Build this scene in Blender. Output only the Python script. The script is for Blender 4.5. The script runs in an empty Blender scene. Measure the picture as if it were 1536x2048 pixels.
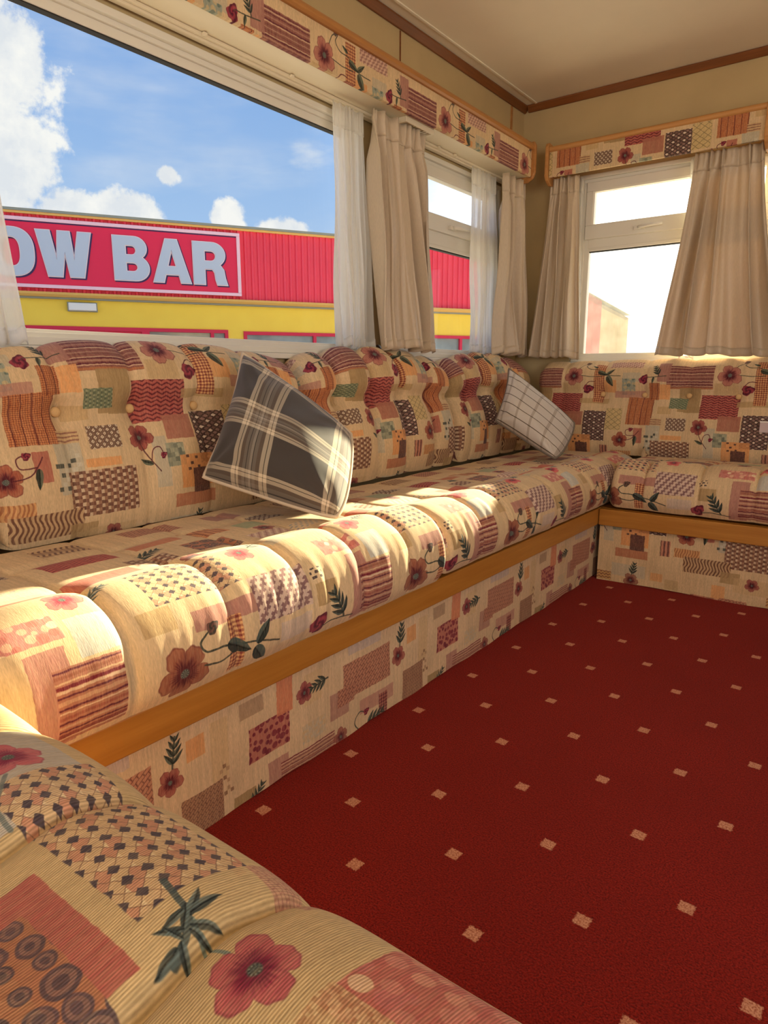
import bpy, math, random
import numpy as np
from mathutils import Vector, Matrix

rng = np.random.RandomState(7)
random.seed(7)
scene = bpy.context.scene
COL = scene.collection

# ------------------------------------------------------------------ camera
cam_data = bpy.data.cameras.new('camera')
cam = bpy.data.objects.new('camera', cam_data)
COL.objects.link(cam)
cam_data.sensor_fit = 'VERTICAL'
cam_data.sensor_height = 36.0
cam_data.lens = 1361.0 / 2048.0 * 36.0
cam_data.clip_start = 0.02
cam_data.clip_end = 500
R = np.array([[0.79999365, 0.60000847, 0.0],
              [-0.1204938, 0.16065486, 0.97962812],
              [0.58778517, -0.78369628, 0.20082017]])   # rows: camera right, up, back
cam.matrix_world = Matrix([[R[0][0], R[1][0], R[2][0], 0.0],
                           [R[0][1], R[1][1], R[2][1], 0.0],
                           [R[0][2], R[1][2], R[2][2], 0.82],
                           [0, 0, 0, 1]])
scene.camera = cam

# ------------------------------------------------------------------ look and exposure
vs = scene.view_settings
vs.view_transform = 'Standard'
vs.look = 'None'
vs.exposure = 0.0
vs.gamma = 1.0
vs.use_curve_mapping = False
try:
    scene.cycles.use_denoising = True
    scene.cycles.max_bounces = 8
    scene.cycles.diffuse_bounces = 4
    scene.cycles.transparent_max_bounces = 12
    scene.cycles.sample_clamp_indirect = 6.0
    scene.cycles.caustics_reflective = False
    scene.cycles.caustics_refractive = False
except Exception:
    pass

SUN_EL = math.radians(17.0)
SUN_AZ = math.radians(3.0)        # towards -X of the end wall's outward direction
SUN_DIR = Vector((-math.sin(SUN_AZ) * math.cos(SUN_EL), math.cos(SUN_AZ) * math.cos(SUN_EL), math.sin(SUN_EL)))

# ------------------------------------------------------------------ node helpers
def S(r, g, b):
    """sRGB 0-255 to linear rgba."""
    def f(c):
        c /= 255.0
        return c / 12.92 if c <= 0.04045 else ((c + 0.055) / 1.055) ** 2.4
    return (f(r), f(g), f(b), 1.0)


class NT:
    def __init__(self, tree):
        self.t = tree
        self.n = tree.nodes
        self.n.clear()

    def __call__(self, typ, ins=None, **kw):
        nd = self.n.new(typ)
        for k, v in kw.items():
            setattr(nd, k, v)
        if ins:
            for k, v in ins.items():
                self.put(nd.inputs[k], v)
        return nd

    def put(self, sock, v):
        if hasattr(v, 'is_output') or isinstance(v, bpy.types.NodeSocket):
            self.t.links.new(v, sock)
        else:
            sock.default_value = v

    def math(self, op, a, b=0.0, c=0.0, clamp=False):
        nd = self.n.new('ShaderNodeMath')
        nd.operation = op
        nd.use_clamp = clamp
        self.put(nd.inputs[0], a)
        self.put(nd.inputs[1], b)
        self.put(nd.inputs[2], c)
        return nd.outputs[0]

    def mix(self, f, a, b, blend='MIX'):
        nd = self.n.new('ShaderNodeMix')
        nd.data_type = 'RGBA'
        nd.blend_type = blend
        self.put(nd.inputs['Factor'], f)
        self.put(nd.inputs[6], a)
        self.put(nd.inputs[7], b)
        return nd.outputs[2]

    def ramp(self, f, stops, interp='LINEAR'):
        nd = self.n.new('ShaderNodeValToRGB')
        cr = nd.color_ramp
        cr.interpolation = interp
        while len(cr.elements) > 1:
            cr.elements.remove(cr.elements[-1])
        cr.elements[0].position = stops[0][0]
        cr.elements[0].color = stops[0][1]
        for p, c in stops[1:]:
            e = cr.elements.new(p)
            e.color = c
        self.put(nd.inputs[0], f)
        return nd.outputs[0]

    def maprange(self, v, a, b, c=0.0, d=1.0, smooth=False):
        nd = self.n.new('ShaderNodeMapRange')
        nd.clamp = True
        if smooth:
            nd.interpolation_type = 'SMOOTHSTEP'
        self.put(nd.inputs[0], v)
        for i, x in enumerate((a, b, c, d)):
            nd.inputs[1 + i].default_value = x
        return nd.outputs[0]


def new_mat(name):
    m = bpy.data.materials.new(name)
    m.use_nodes = True
    nt = NT(m.node_tree)
    out = nt('ShaderNodeOutputMaterial')
    return m, nt, out


def bsdf(nt, out, color, rough=0.7, bump=None, bstr=0.3, bdist=0.002, spec=0.3, **kw):
    b = nt('ShaderNodeBsdfPrincipled')
    nt.put(b.inputs['Base Color'], color)
    nt.put(b.inputs['Roughness'], rough)
    b.inputs['Specular IOR Level'].default_value = spec
    for k, v in kw.items():
        nt.put(b.inputs[k], v)
    if bump is not None:
        bp = nt('ShaderNodeBump')
        bp.inputs['Strength'].default_value = bstr
        bp.inputs['Distance'].default_value = bdist
        nt.put(bp.inputs['Height'], bump)
        nt.t.links.new(bp.outputs[0], b.inputs['Normal'])
    nt.t.links.new(b.outputs[0], out.inputs[0])
    return b


def noise(nt, vec, scale, detail=3.0, rough=0.55, dim='3D'):
    nd = nt('ShaderNodeTexNoise')
    nd.noise_dimensions = dim
    nt.put(nd.inputs['Vector'], vec)
    nd.inputs['Scale'].default_value = scale
    nd.inputs['Detail'].default_value = detail
    nd.inputs['Roughness'].default_value = rough
    return nd.outputs['Fac']


def scaled(nt, vec, sx, sy, sz, rot=(0, 0, 0), loc=(0, 0, 0)):
    nd = nt('ShaderNodeMapping')
    nt.put(nd.inputs['Vector'], vec)
    nd.inputs['Scale'].default_value = (sx, sy, sz)
    nd.inputs['Rotation'].default_value = rot
    nd.inputs['Location'].default_value = loc
    return nd.outputs[0]


# ------------------------------------------------------------------ sky
world = bpy.data.worlds.new('sky')
scene.world = world
world.use_nodes = True
nt = NT(world.node_tree)
wout = nt('ShaderNodeOutputWorld')
tc = nt('ShaderNodeTexCoord')
D = tc.outputs['Generated']
sep = nt('ShaderNodeSeparateXYZ')
nt.put(sep.inputs[0], D)
dz = sep.outputs[2]
grad = nt.ramp(nt.maprange(dz, 0.0, 0.7), [(0.0, S(205, 226, 246)), (0.28, S(166, 200, 243)), (0.6, S(128, 172, 234)), (1.0, S(96, 146, 220))])
# cloud layer: directions projected on a plane overhead, so that clouds shrink towards the horizon
up = nt.math('MAXIMUM', nt.math('ADD', dz, 0.12), 0.05)
px = nt.math('DIVIDE', sep.outputs[0], up)
py = nt.math('DIVIDE', sep.outputs[1], up)
cmb = nt('ShaderNodeCombineXYZ')
nt.put(cmb.inputs[0], px)
nt.put(cmb.inputs[1], py)
nz = noise(nt, scaled(nt, cmb.outputs[0], 1, 1, 1, loc=(3.1, 1.7, 0)), 0.9, 7.0, 0.55)
cirrus = noise(nt, scaled(nt, D, 1.2, 1.2, 5.0), 2.2, 5.0, 0.6)
c1 = nt.maprange(nz, 0.62, 0.74, 0, 0.8, True)
c2 = nt.maprange(cirrus, 0.48, 0.78, 0, 0.34, True)
# cumulus banks in the large window's view, plus unseen ones added as sky fill
puff = noise(nt, D, 16.0, 8.0, 0.6)
def bank(direction, w, tilt=1.0):
    d = Vector(direction).normalized()
    sub = nt('ShaderNodeVectorMath', operation='SUBTRACT')
    nt.put(sub.inputs[0], D)
    sub.inputs[1].default_value = d
    ln = nt('ShaderNodeVectorMath', operation='LENGTH')
    nt.put(ln.inputs[0], scaled(nt, sub.outputs[0], 1, 1, tilt))
    f = nt.math('SUBTRACT', 1.0, nt.math('DIVIDE', ln.outputs['Value'], w))
    f = nt.math('ADD', f, nt.math('MULTIPLY', nt.math('SUBTRACT', puff, 0.5), 2.2))
    return nt.maprange(f, 0.12, 0.42, 0, 1, True)
banks = None
for d, w, t in [((-0.835, 0.405, 0.345), 0.075, 0.9), ((-0.86, 0.37, 0.30), 0.09, 1.0), ((-0.874, 0.418, 0.235), 0.085, 1.0), ((-0.851, 0.482, 0.196), 0.055, 1.5),
                ((-0.815, 0.541, 0.198), 0.060, 1.5), ((-0.777, 0.579, 0.245), 0.020, 1.0), ((-0.741, 0.640, 0.200), 0.028, 1.1), ((-0.690, 0.700, 0.186), 0.045, 1.9),
                ((-0.97, -0.25, 0.3), 0.25, 1.2), ((-0.1, -0.95, 0.3), 0.35, 1.2), ((0.9, -0.2, 0.35), 0.4, 1.2), ((0.7, -0.6, 0.45), 0.35, 1.2)]:  # this row: banks out of view, added to brighten the building front
    b = bank(d, w, t)
    banks = b if banks is None else nt.math('MAXIMUM', banks, b)
cloud = nt.math('MAXIMUM', nt.math('MAXIMUM', c1, c2), banks)
shade = nt.mix(nt.maprange(puff, 0.42, 0.62), S(232, 236, 243), S(255, 254, 252))
col = nt.mix(cloud, grad, shade)
# glare around the sun: haze brightens towards it
dot = nt('ShaderNodeVectorMath', operation='DOT_PRODUCT')
nt.put(dot.inputs[0], D)
dot.inputs[1].default_value = SUN_DIR
g1 = nt.maprange(dot.outputs['Value'], 0.78, 1.0, 0, 1, True)
col = nt.mix(nt.math('MULTIPLY', g1, 0.95, clamp=True), col, (1.0, 0.97, 0.92, 1))
bg = nt('ShaderNodeBackground')
nt.put(bg.inputs['Color'], col)
nt.put(bg.inputs['Strength'], nt.math('ADD', 1.0, nt.math('MULTIPLY', g1, 1.7)))
nt.t.links.new(bg.outputs[0], wout.inputs[0])

# ------------------------------------------------------------------ sun, and fill lights added at the windows out of view
sun_d = bpy.data.lights.new('sun', 'SUN')
sun_d.energy = 27.0
sun_d.angle = math.radians(0.7)
sun_d.color = (1.0, 0.88, 0.60)
sun = bpy.data.objects.new('sun', sun_d)
COL.objects.link(sun)
sun.location = SUN_DIR * 30
sun.rotation_euler = (-SUN_DIR).to_track_quat('-Z', 'Y').to_euler()


def fill_light(name, loc, direction, w, h, energy, color):
    d = bpy.data.lights.new(name, 'AREA')
    d.shape = 'RECTANGLE'
    d.size = w
    d.size_y = h
    d.energy = energy
    d.color = color
    o = bpy.data.objects.new(name, d)
    COL.objects.link(o)
    o.location = loc
    o.rotation_euler = Vector(direction).to_track_quat('-Z', 'Z').to_euler()
    return o


# added area lights standing in for daylight at unseen opposite and rear windows
fill_light('fill_opposite_window', (1.52, 0.9, 1.26), (-1, 0, -0.10), 1.9, 0.8, 24, (1.0, 0.94, 0.88))
fill_light('fill_opposite_window', (1.52, -1.6, 1.26), (-1, 0.15, -0.10), 1.5, 0.8, 18, (1.0, 0.94, 0.88))
fill_light('fill_rear_window', (-0.1, -3.42, 1.22), (0, 1, 0.25), 2.2, 0.9, 29, (1.0, 0.92, 0.82))

fill_light('ceiling_fill', (1.50, 0.0, 1.2), (-1, 0, 0.75), 3.6, 0.7, 24, (1.0, 0.92, 0.80))  # added fill, aimed up to brighten the ceiling

# ------------------------------------------------------------------ object helpers
def link(o, parent=None):
    COL.objects.link(o)
    if parent is not None:
        o.parent = parent
    return o


def tag(o, label=None, cat=None, group=None, kind=None):
    if label:
        o['label'] = label
    if cat:
        o['category'] = cat
    if group:
        o['group'] = group
    if kind:
        o['kind'] = kind
    return o


def empty(name, loc=(0, 0, 0), rotz=0.0, parent=None):
    o = bpy.data.objects.new(name, None)
    o.empty_display_size = 0.1
    o.location = loc
    o.rotation_euler = (0, 0, rotz)
    return link(o, parent)


def mesh_obj(name, verts, faces, mat, parent=None, smooth=False, uv=None, mats=None):
    me = bpy.data.meshes.new(name)
    verts = np.asarray(verts, dtype=np.float64)
    me.from_pydata(verts.tolist(), [], [list(map(int, f)) for f in faces])
    if uv is not None:
        lay = me.uv_layers.new(name='uv')
        idx = np.zeros(len(me.loops), dtype=np.int32)
        me.loops.foreach_get('vertex_index', idx)
        lay.data.foreach_set('uv', np.asarray(uv, dtype=np.float32)[idx].ravel())
    if smooth:
        me.polygons.foreach_set('use_smooth', np.ones(len(me.polygons), dtype=bool))
    me.materials.append(mat)
    me.update()
    o = bpy.data.objects.new(name, me)
    return link(o, parent)


BOXF = [(0, 3, 2, 1), (4, 5, 6, 7), (0, 1, 5, 4), (1, 2, 6, 5), (2, 3, 7, 6), (3, 0, 4, 7)]


class MB:
    """collects simple solids and links them as one mesh"""
    def __init__(self):
        self.v = []
        self.f = []

    def add(self, vs, fs):
        k = len(self.v)
        self.v += [tuple(map(float, p)) for p in vs]
        self.f += [tuple(i + k for i in f) for f in fs]
        return self

    def box(self, x0, x1, y0, y1, z0, z1):
        x0, x1 = min(x0, x1), max(x0, x1)
        y0, y1 = min(y0, y1), max(y0, y1)
        z0, z1 = min(z0, z1), max(z0, z1)
        return self.add([(x0, y0, z0), (x1, y0, z0), (x1, y1, z0), (x0, y1, z0),
                         (x0, y0, z1), (x1, y0, z1), (x1, y1, z1), (x0, y1, z1)], BOXF)

    def tube(self, pts, r, n=10, closed=False, cap=True):
        pts = [np.array(p, float) for p in pts]
        N = len(pts)
        rr = r if hasattr(r, '__len__') else [r] * N
        vs, fs = [], []
        prev = None
        for i, p in enumerate(pts):
            a = pts[(i - 1) % N] if (closed or i > 0) else p
            b = pts[(i + 1) % N] if (closed or i < N - 1) else p
            t = b - a
            t /= np.linalg.norm(t) + 1e-12
            if prev is None:
                u = np.cross(t, (0, 0, 1))
                if np.linalg.norm(u) < 1e-3:
                    u = np.cross(t, (1, 0, 0))
            else:
                u = prev - t * (prev @ t)
            u /= np.linalg.norm(u) + 1e-12
            prev = u
            w = np.cross(t, u)
            for k in range(n):
                th = 2 * math.pi * k / n
                vs.append(p + rr[i] * (math.cos(th) * u + math.sin(th) * w))
        M = N if closed else N - 1
        for i in range(M):
            j = (i + 1) % N
            for k in range(n):
                l = (k + 1) % n
                fs.append((i * n + k, i * n + l, j * n + l, j * n + k))
        if cap and not closed:
            fs.append(tuple(range(n))[::-1])
            fs.append(tuple((N - 1) * n + k for k in range(n)))
        return self.add(vs, fs)

    def prism(self, poly, axis, a, b):
        """poly: 2-D outline in the two remaining axes, extruded along axis from a to b"""
        def P(q, t):
            q = list(q)
            q.insert(axis, t)
            return q
        n = len(poly)
        vs = [P(q, a) for q in poly] + [P(q, b) for q in poly]
        fs = [(i, (i + 1) % n, n + (i + 1) % n, n + i) for i in range(n)]
        fs += [tuple(range(n))[::-1], tuple(range(n, 2 * n))]
        return self.add(vs, fs)

    def build(self, name, mat, parent=None, bevel=0.0, smooth=False, segs=2, uv=None):
        o = mesh_obj(name, self.v, self.f, mat, parent, smooth, uv)
        import bmesh
        bm = bmesh.new()
        bm.from_mesh(o.data)
        bmesh.ops.recalc_face_normals(bm, faces=bm.faces)
        bm.to_mesh(o.data)
        bm.free()
        if bevel > 0:
            md = o.modifiers.new('edge', 'BEVEL')
            md.width = bevel
            md.segments = segs
            md.limit_method = 'ANGLE'
            md.angle_limit = math.radians(40)
        return o


def grid_faces(nu, nv):
    i = np.arange(nu - 1)[:, None]
    j = np.arange(nv - 1)[None, :]
    a = i * nv + j
    return np.stack([a, a + nv, a + nv + 1, a + 1], -1).reshape(-1, 4)


def vnoise(shape, cells, seed=0, octaves=1):
    """smooth value noise image, periodic, in -1..1"""
    r = np.random.RandomState(seed)
    out = np.zeros(shape)
    amp = 1.0
    tot = 0
    cy, cx = cells
    for o in range(octaves):
        g = r.rand(cy, cx) * 2 - 1
        y = np.arange(shape[0]) * cy / shape[0]
        x = np.arange(shape[1]) * cx / shape[1]
        y0 = y.astype(int)
        x0 = x.astype(int)
        fy = (y - y0)[:, None]
        fx = (x - x0)[None, :]
        fy = fy * fy * (3 - 2 * fy)
        fx = fx * fx * (3 - 2 * fx)
        y0 %= cy
        x0 %= cx
        y1 = (y0 + 1) % cy
        x1 = (x0 + 1) % cx
        out += amp * (g[np.ix_(y0, x0)] * (1 - fy) * (1 - fx) + g[np.ix_(y0, x1)] * (1 - fy) * fx +
                      g[np.ix_(y1, x0)] * fy * (1 - fx) + g[np.ix_(y1, x1)] * fy * fx)
        tot += amp
        amp *= 0.5
        cy *= 2
        cx *= 2
    return out / tot

# ------------------------------------------------------------------ the woven patchwork fabric, drawn motif by motif
class Fab:
    """a repeat of the printed fabric; u runs along the roll, v up, both in metres"""
    def __init__(self, u0, v0, W, H, ppm, seed, base=(215, 184, 141), wrap=True):
        self.u0, self.v0, self.W, self.H, self.ppm, self.wrap = u0, v0, W, H, ppm, wrap
        self.nx, self.ny = int(round(W * ppm)), int(round(H * ppm))
        self.img = np.empty((self.ny, self.nx, 3))
        self.img[:] = base
        cx = max(4, int(W / 0.0035))
        slub = vnoise((self.ny, self.nx), (max(3, int(H / 0.05)), cx), seed, 2)
        mott = vnoise((self.ny, self.nx), (max(2, int(H / 0.06)), max(2, int(W / 0.08))), seed + 1, 2)
        self.img *= (1 + 0.055 * slub + 0.035 * mott)[..., None]
        self.wu = vnoise((self.ny, self.nx), (max(3, int(H / 0.008)), max(3, int(W / 0.008))), seed + 2, 2)
        self.wv = vnoise((self.ny, self.nx), (max(3, int(H / 0.008)), max(3, int(W / 0.008))), seed + 3, 2)
        self.slub = slub
        self.yarn = np.clip(vnoise((self.ny, self.nx), (max(3, int(H / 0.012)), max(4, int(W / 0.0013))), seed + 5, 2) * 1.3 + 0.5, 0, 1)

    def region(self, a, b, c, d, fn, wob=0.0012, pad=0.004):
        """calls fn(U, V) for the pixels of the box and lays the returned rgb over the cloth by the returned mask"""
        shifts = (-self.W, 0.0, self.W) if self.wrap else (0.0,)
        for s in shifts:
            x0 = int(math.floor((a - pad + s - self.u0) * self.ppm))
            x1 = int(math.ceil((b + pad + s - self.u0) * self.ppm))
            y0 = int(math.floor((c - pad - self.v0) * self.ppm))
            y1 = int(math.ceil((d + pad - self.v0) * self.ppm))
            x0, x1, y0, y1 = max(0, x0), min(self.nx, x1), max(0, y0), min(self.ny, y1)
            if x1 <= x0 or y1 <= y0:
                continue
            U = ((np.arange(x0, x1) + 0.5) / self.ppm + self.u0 - s)[None, :] + wob * self.wu[y0:y1, x0:x1]
            V = ((np.arange(y0, y1) + 0.5) / self.ppm + self.v0)[:, None] + wob * self.wv[y0:y1, x0:x1]
            rgb, m = fn(U, V)
            m = (np.clip(m, 0, 1) * (1 - 0.20 * self.yarn[y0:y1, x0:x1]))[..., None]
            rgb = np.asarray(rgb, float)
            if rgb.ndim == 1:
                rgb = np.broadcast_to(rgb, U.shape + (3,))
            rgb = rgb * (1 + 0.05 * self.slub[y0:y1, x0:x1])[..., None]
            p = self.img[y0:y1, x0:x1]
            self.img[y0:y1, x0:x1] = p * (1 - m) + rgb * m

    def rect(self, a, b, c, d, pat, alpha=1.0, rot=0.0, wob=0.0012, **kw):
        """a..b along u, c..d along v"""
        e = 0.0008
        cu, cv, hu, hv = (a + b) / 2, (c + d) / 2, (b - a) / 2, (d - c) / 2
        cr, sr = math.cos(rot), math.sin(rot)
        ex = abs(hu * cr) + abs(hv * sr)
        ey = abs(hu * sr) + abs(hv * cr)

        def fn(U, V):
            x = (U - cu) * cr + (V - cv) * sr
            y = -(U - cu) * sr + (V - cv) * cr
            m = np.clip((hu - np.abs(x)) / e + 0.5, 0, 1) * np.clip((hv - np.abs(y)) / e + 0.5, 0, 1)
            q = pat(x + hu, y + hv)
            if isinstance(q, tuple) and len(q) == 2:
                return q[0], m * q[1] * alpha
            return q, m * alpha
        self.region(cu - ex, cu + ex, cv - ey, cv + ey, fn, wob)

    def blob(self, cu, cv, rad, fn, wob=0.0008):
        self.region(cu - rad, cu + rad, cv - rad, cv + rad, lambda U, V: fn(U - cu, V - cv), wob)

    def stem(self, pts, w, col=(70, 68, 56), alpha=0.95):
        P = np.array(pts, float)
        # smooth the polyline
        if len(P) > 2:
            t = np.linspace(0, len(P) - 1, len(P) * 7)
            i = np.clip(t.astype(int), 0, len(P) - 2)
            f = (t - i)[:, None]
            p0 = P[np.clip(i - 1, 0, len(P) - 1)]
            p1, p2 = P[i], P[i + 1]
            p3 = P[np.clip(i + 2, 0, len(P) - 1)]
            P = 0.5 * ((2 * p1) + (-p0 + p2) * f + (2 * p0 - 5 * p1 + 4 * p2 - p3) * f ** 2 + (-p0 + 3 * p1 - 3 * p2 + p3) * f ** 3)
        lo, hi = P.min(0) - 2 * w, P.max(0) + 2 * w

        def fn(U, V):
            d = np.full(np.broadcast(U, V).shape, 1e9)
            for p, q in zip(P[:-1], P[1:]):
                e = q - p
                l2 = e @ e + 1e-12
                t = np.clip(((U - p[0]) * e[0] + (V - p[1]) * e[1]) / l2, 0, 1)
                d = np.minimum(d, np.hypot(U - p[0] - t * e[0], V - p[1] - t * e[1]))
            return np.array(col, float), np.clip((w / 2 - d) / 0.0006 + 0.5, 0, 1) * alpha
        self.region(lo[0], hi[0], lo[1], hi[1], fn, 0.0006)

    def leaf(self, u, v, L, ang, w=0.28, col=(76, 82, 66)):
        ca, sa = math.cos(ang), math.sin(ang)

        def fn(x, y):
            a = (x * ca + y * sa) / L
            b = (-x * sa + y * ca) / L
            half = w * np.sqrt(np.clip(a, 0, 1)) * np.clip(1 - a, 0, 1) * 1.6
            m = np.clip((half - np.abs(b)) / (0.0008 / L) + 0.5, 0, 1) * (a > 0) * (a < 1)
            shade = 0.75 + 0.5 * (b > 0) - 0.5 * np.exp(-(b / 0.03) ** 2)
            return np.array(col, float) * shade[..., None], m
        self.blob(u, v, L, fn)

    def sprig(self, u, v, L, ang, col=(68, 74, 64), n=4):
        ca, sa = math.cos(ang), math.sin(ang)
        self.stem([(u, v), (u + L * ca, v + L * sa)], L * 0.07, (70, 72, 60))
        for k in range(n):
            t = 0.15 + 0.7 * k / max(1, n - 1)
            for s in (-1, 1):
                self.leaf(u + L * t * ca, v + L * t * sa, L * (0.55 - 0.28 * t), ang + s * (0.75 - 0.2 * t), 0.26, col)

    def poppy(self, u, v, Rr, rot=0.0, c0=(80, 26, 34), c1=(128, 56, 54), c2=(170, 100, 84), n=5, centre=(118, 122, 112)):
        def fn(x, y):
            r = np.hypot(x, y) / Rr
            th = np.arctan2(y, x) + rot
            k = n / 2.0
            edge = 0.66 + 0.34 * np.abs(np.cos(k * th)) ** 0.55 + 0.05 * np.sin(3 * th + 1.3) + 0.02 * np.sin(17 * th)
            m = np.clip((edge - r) / 0.05, 0, 1)
            q = np.clip(r / edge, 0, 1)
            streak = 0.5 + 0.5 * np.sin(26 * th + 9 * np.sin(2 * th)) * np.clip(1.2 - q, 0, 1)
            c = np.array(c1, float) * (1 - q[..., None]) + np.array(c2, float) * q[..., None]
            dark = np.clip((0.50 + 0.18 * streak - q) / 0.28, 0, 1)
            seam = np.exp(-(np.cos(k * th) / 0.20) ** 2) * np.clip(1.3 - q, 0, 1)
            rim = np.clip((q - 0.90) / 0.08, 0, 1)
            f = np.clip(np.maximum(np.maximum(dark, 0.75 * seam), 0.7 * rim), 0, 1)[..., None]
            c = c * (1 - f) + np.array(c0, float) * f
            cm = np.clip((0.19 - r) / 0.05, 0, 1)[..., None]
            spot = (0.75 + 0.35 * np.sin(40 * r) * np.sin(9 * th))[..., None]
            c = c * (1 - cm) + np.array(centre, float) * spot * cm
            return c, m
        self.blob(u, v, Rr * 1.15, fn)

    def rose(self, u, v, Rr, ang=0.5, c0=(84, 22, 40), c1=(150, 52, 66)):
        def fn(x, y):
            ca, sa = math.cos(ang), math.sin(ang)
            a, b = (x * ca + y * sa) / Rr, (-x * sa + y * ca) / Rr * 1.25
            r = np.hypot(a, b)
            th = np.arctan2(b, a)
            edge = 0.86 + 0.12 * np.cos(3 * th + 0.4) + 0.05 * np.cos(7 * th)
            m = np.clip((edge - r) / 0.06, 0, 1)
            f = (0.5 + 0.5 * np.sin(9 * r + 2.2 * th))
            f = np.clip(f * 1.3 - 0.2, 0, 1)[..., None]
            return np.array(c0, float) * f + np.array(c1, float) * (1 - f), m
        self.blob(u, v, Rr * 1.2, fn)

    def image(self, name):
        im = bpy.data.images.new(name, self.nx, self.ny, alpha=False)
        px = np.ones((self.ny, self.nx, 4), dtype=np.float32)
        px[..., :3] = np.clip(self.img / 255.0, 0, 1)
        im.pixels.foreach_set(px.ravel())
        im.update()
        return im


def C3(*c):
    return np.array(c, float)


MAUVE, TERRA, ORANGE = C3(172, 120, 104), C3(190, 118, 84), C3(226, 162, 104)
OLIVE, TAN, GREYB, GREEN = C3(178, 146, 100), C3(204, 170, 124), C3(184, 176, 154), C3(128, 138, 106)
DARK, SALMON, LILAC = C3(92, 66, 58), C3(206, 128, 116), C3(196, 176, 166)


def tri(x):
    return np.abs((x % 1.0) * 2 - 1)


def plain(c):
    return lambda x, y: np.broadcast_to(c, np.broadcast(x, y).shape + (3,))


def mixc(f, a, b):
    f = np.clip(f, 0, 1)[..., None]
    return a * (1 - f) + b * f


def p_zigzag(a=C3(176, 88, 78), b=C3(104, 38, 44), per=0.0105, w=0.026, amp=0.0032, th=0.55):
    return lambda x, y: mixc((tri((y + amp * tri(x / w) * 2) / per) - th) / 0.12, a, b)


def p_wavy(a=C3(196, 160, 118), b=C3(112, 76, 58), per=0.011, amp=0.004, lam=0.045):
    return lambda x, y: mixc((tri((x + amp * np.sin(2 * math.pi * y / lam + x * 16)) / per) - 0.45) / 0.2, a, b)


def p_vstripe(a=C3(200, 178, 158), b=C3(120, 84, 82), per=0.016, th=0.5):
    return lambda x, y: mixc((tri(x / per + 0 * y) - th) / 0.15, a, b)


def p_basket(a=C3(206, 178, 146), b=C3(108, 72, 58), c=C3(160, 118, 92), per=0.0145):
    def f(x, y):
        i = np.floor(x / (per / 2)).astype(int)
        k = np.floor(y / (per * 0.55)).astype(int)
        col = np.where((i % 2 == 0)[..., None] & np.ones_like(k, bool)[..., None], c, b)
        col = np.where((((i % 2) == 1) & (((k + i // 2) % 2) == 0))[..., None], a, col)
        col = np.where((((i % 2) == 0) & (((k + i // 2) % 2) == 0))[..., None], b * 1.15, col)
        return col
    return lambda x, y: f(*np.broadcast_arrays(x, y))


def p_hlines(stops, base):
    """horizontal lines: list of (v fraction 0..1 centre, half width, colour) over the motif height h"""
    def mk(h):
        def f(x, y):
            q = np.broadcast_to(y / h, np.broadcast(x, y).shape)
            out = np.broadcast_to(base, q.shape + (3,)).copy()
            for c, w, colr in stops:
                m = np.clip((w - np.abs(q - c)) / 0.012 + 0.5, 0, 1)[..., None]
                out = out * (1 - m) + colr * m
            return out
        return f
    return mk


_M1, _M2, _M3 = C3(96, 40, 50), C3(212, 178, 146), C3(142, 86, 76)
STRIPES = p_hlines([(0.04, 0.03, C3(176, 108, 72)), (0.13, 0.012, _M2), (0.17, 0.018, _M1), (0.24, 0.02, C3(176, 130, 110)), (0.30, 0.018, _M1),
                    (0.34, 0.012, _M2), (0.43, 0.014, C3(120, 72, 66)), (0.5, 0.012, C3(180, 138, 116)), (0.57, 0.012, C3(120, 72, 66)),
                    (0.64, 0.014, _M2), (0.68, 0.018, _M1), (0.77, 0.02, C3(170, 120, 104)), (0.85, 0.012, _M1), (0.91, 0.014, _M2), (0.96, 0.012, _M1)], _M3)
STRIPES2 = p_hlines([(0.07, 0.012, _M2), (0.12, 0.03, C3(128, 62, 58)), (0.19, 0.012, _M1), (0.25, 0.02, C3(190, 150, 122)), (0.31, 0.014, _M1),
                     (0.38, 0.02, C3(150, 84, 70)), (0.45, 0.012, _M2), (0.5, 0.014, _M1), (0.58, 0.025, C3(196, 150, 118)), (0.65, 0.012, _M1),
                     (0.72, 0.02, _M2), (0.77, 0.022, C3(112, 34, 44)), (0.83, 0.012, C3(208, 170, 130)), (0.9, 0.02, C3(150, 90, 70)), (0.96, 0.012, _M1)], C3(168, 110, 88))


def p_check(a=C3(214, 138, 84), b=C3(140, 74, 52), c=C3(108, 52, 44), per=0.0052, bar=0.024):
    def f(x, y):
        g = 0.5 * (tri(x / per) > 0.5) + 0.5 * (tri(y / per) > 0.5)
        col = mixc(g, a, b)
        m = np.clip((0.0016 - np.abs((x % bar) - bar / 2)) / 0.0006, 0, 1)
        return mixc(m, col, c)
    return lambda x, y: f(*np.broadcast_arrays(x, y))


def p_vbars(a=C3(208, 140, 92), b=C3(146, 82, 58), per=0.0155):
    return lambda x, y: mixc((tri(x / per + 0 * y) - 0.62) / 0.1, a, b) * (1 + 0.07 * np.sign(np.sin(y * 900)))[..., None]


def p_gingham(a=C3(226, 170, 110), b=C3(122, 50, 44), per=0.0085):
    def f(x, y):
        g = 0.5 * (tri(x / per) > 0.5) + 0.5 * (tri(y / per) > 0.5)
        return mixc(g, a, b)
    return lambda x, y: f(*np.broadcast_arrays(x, y))


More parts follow.
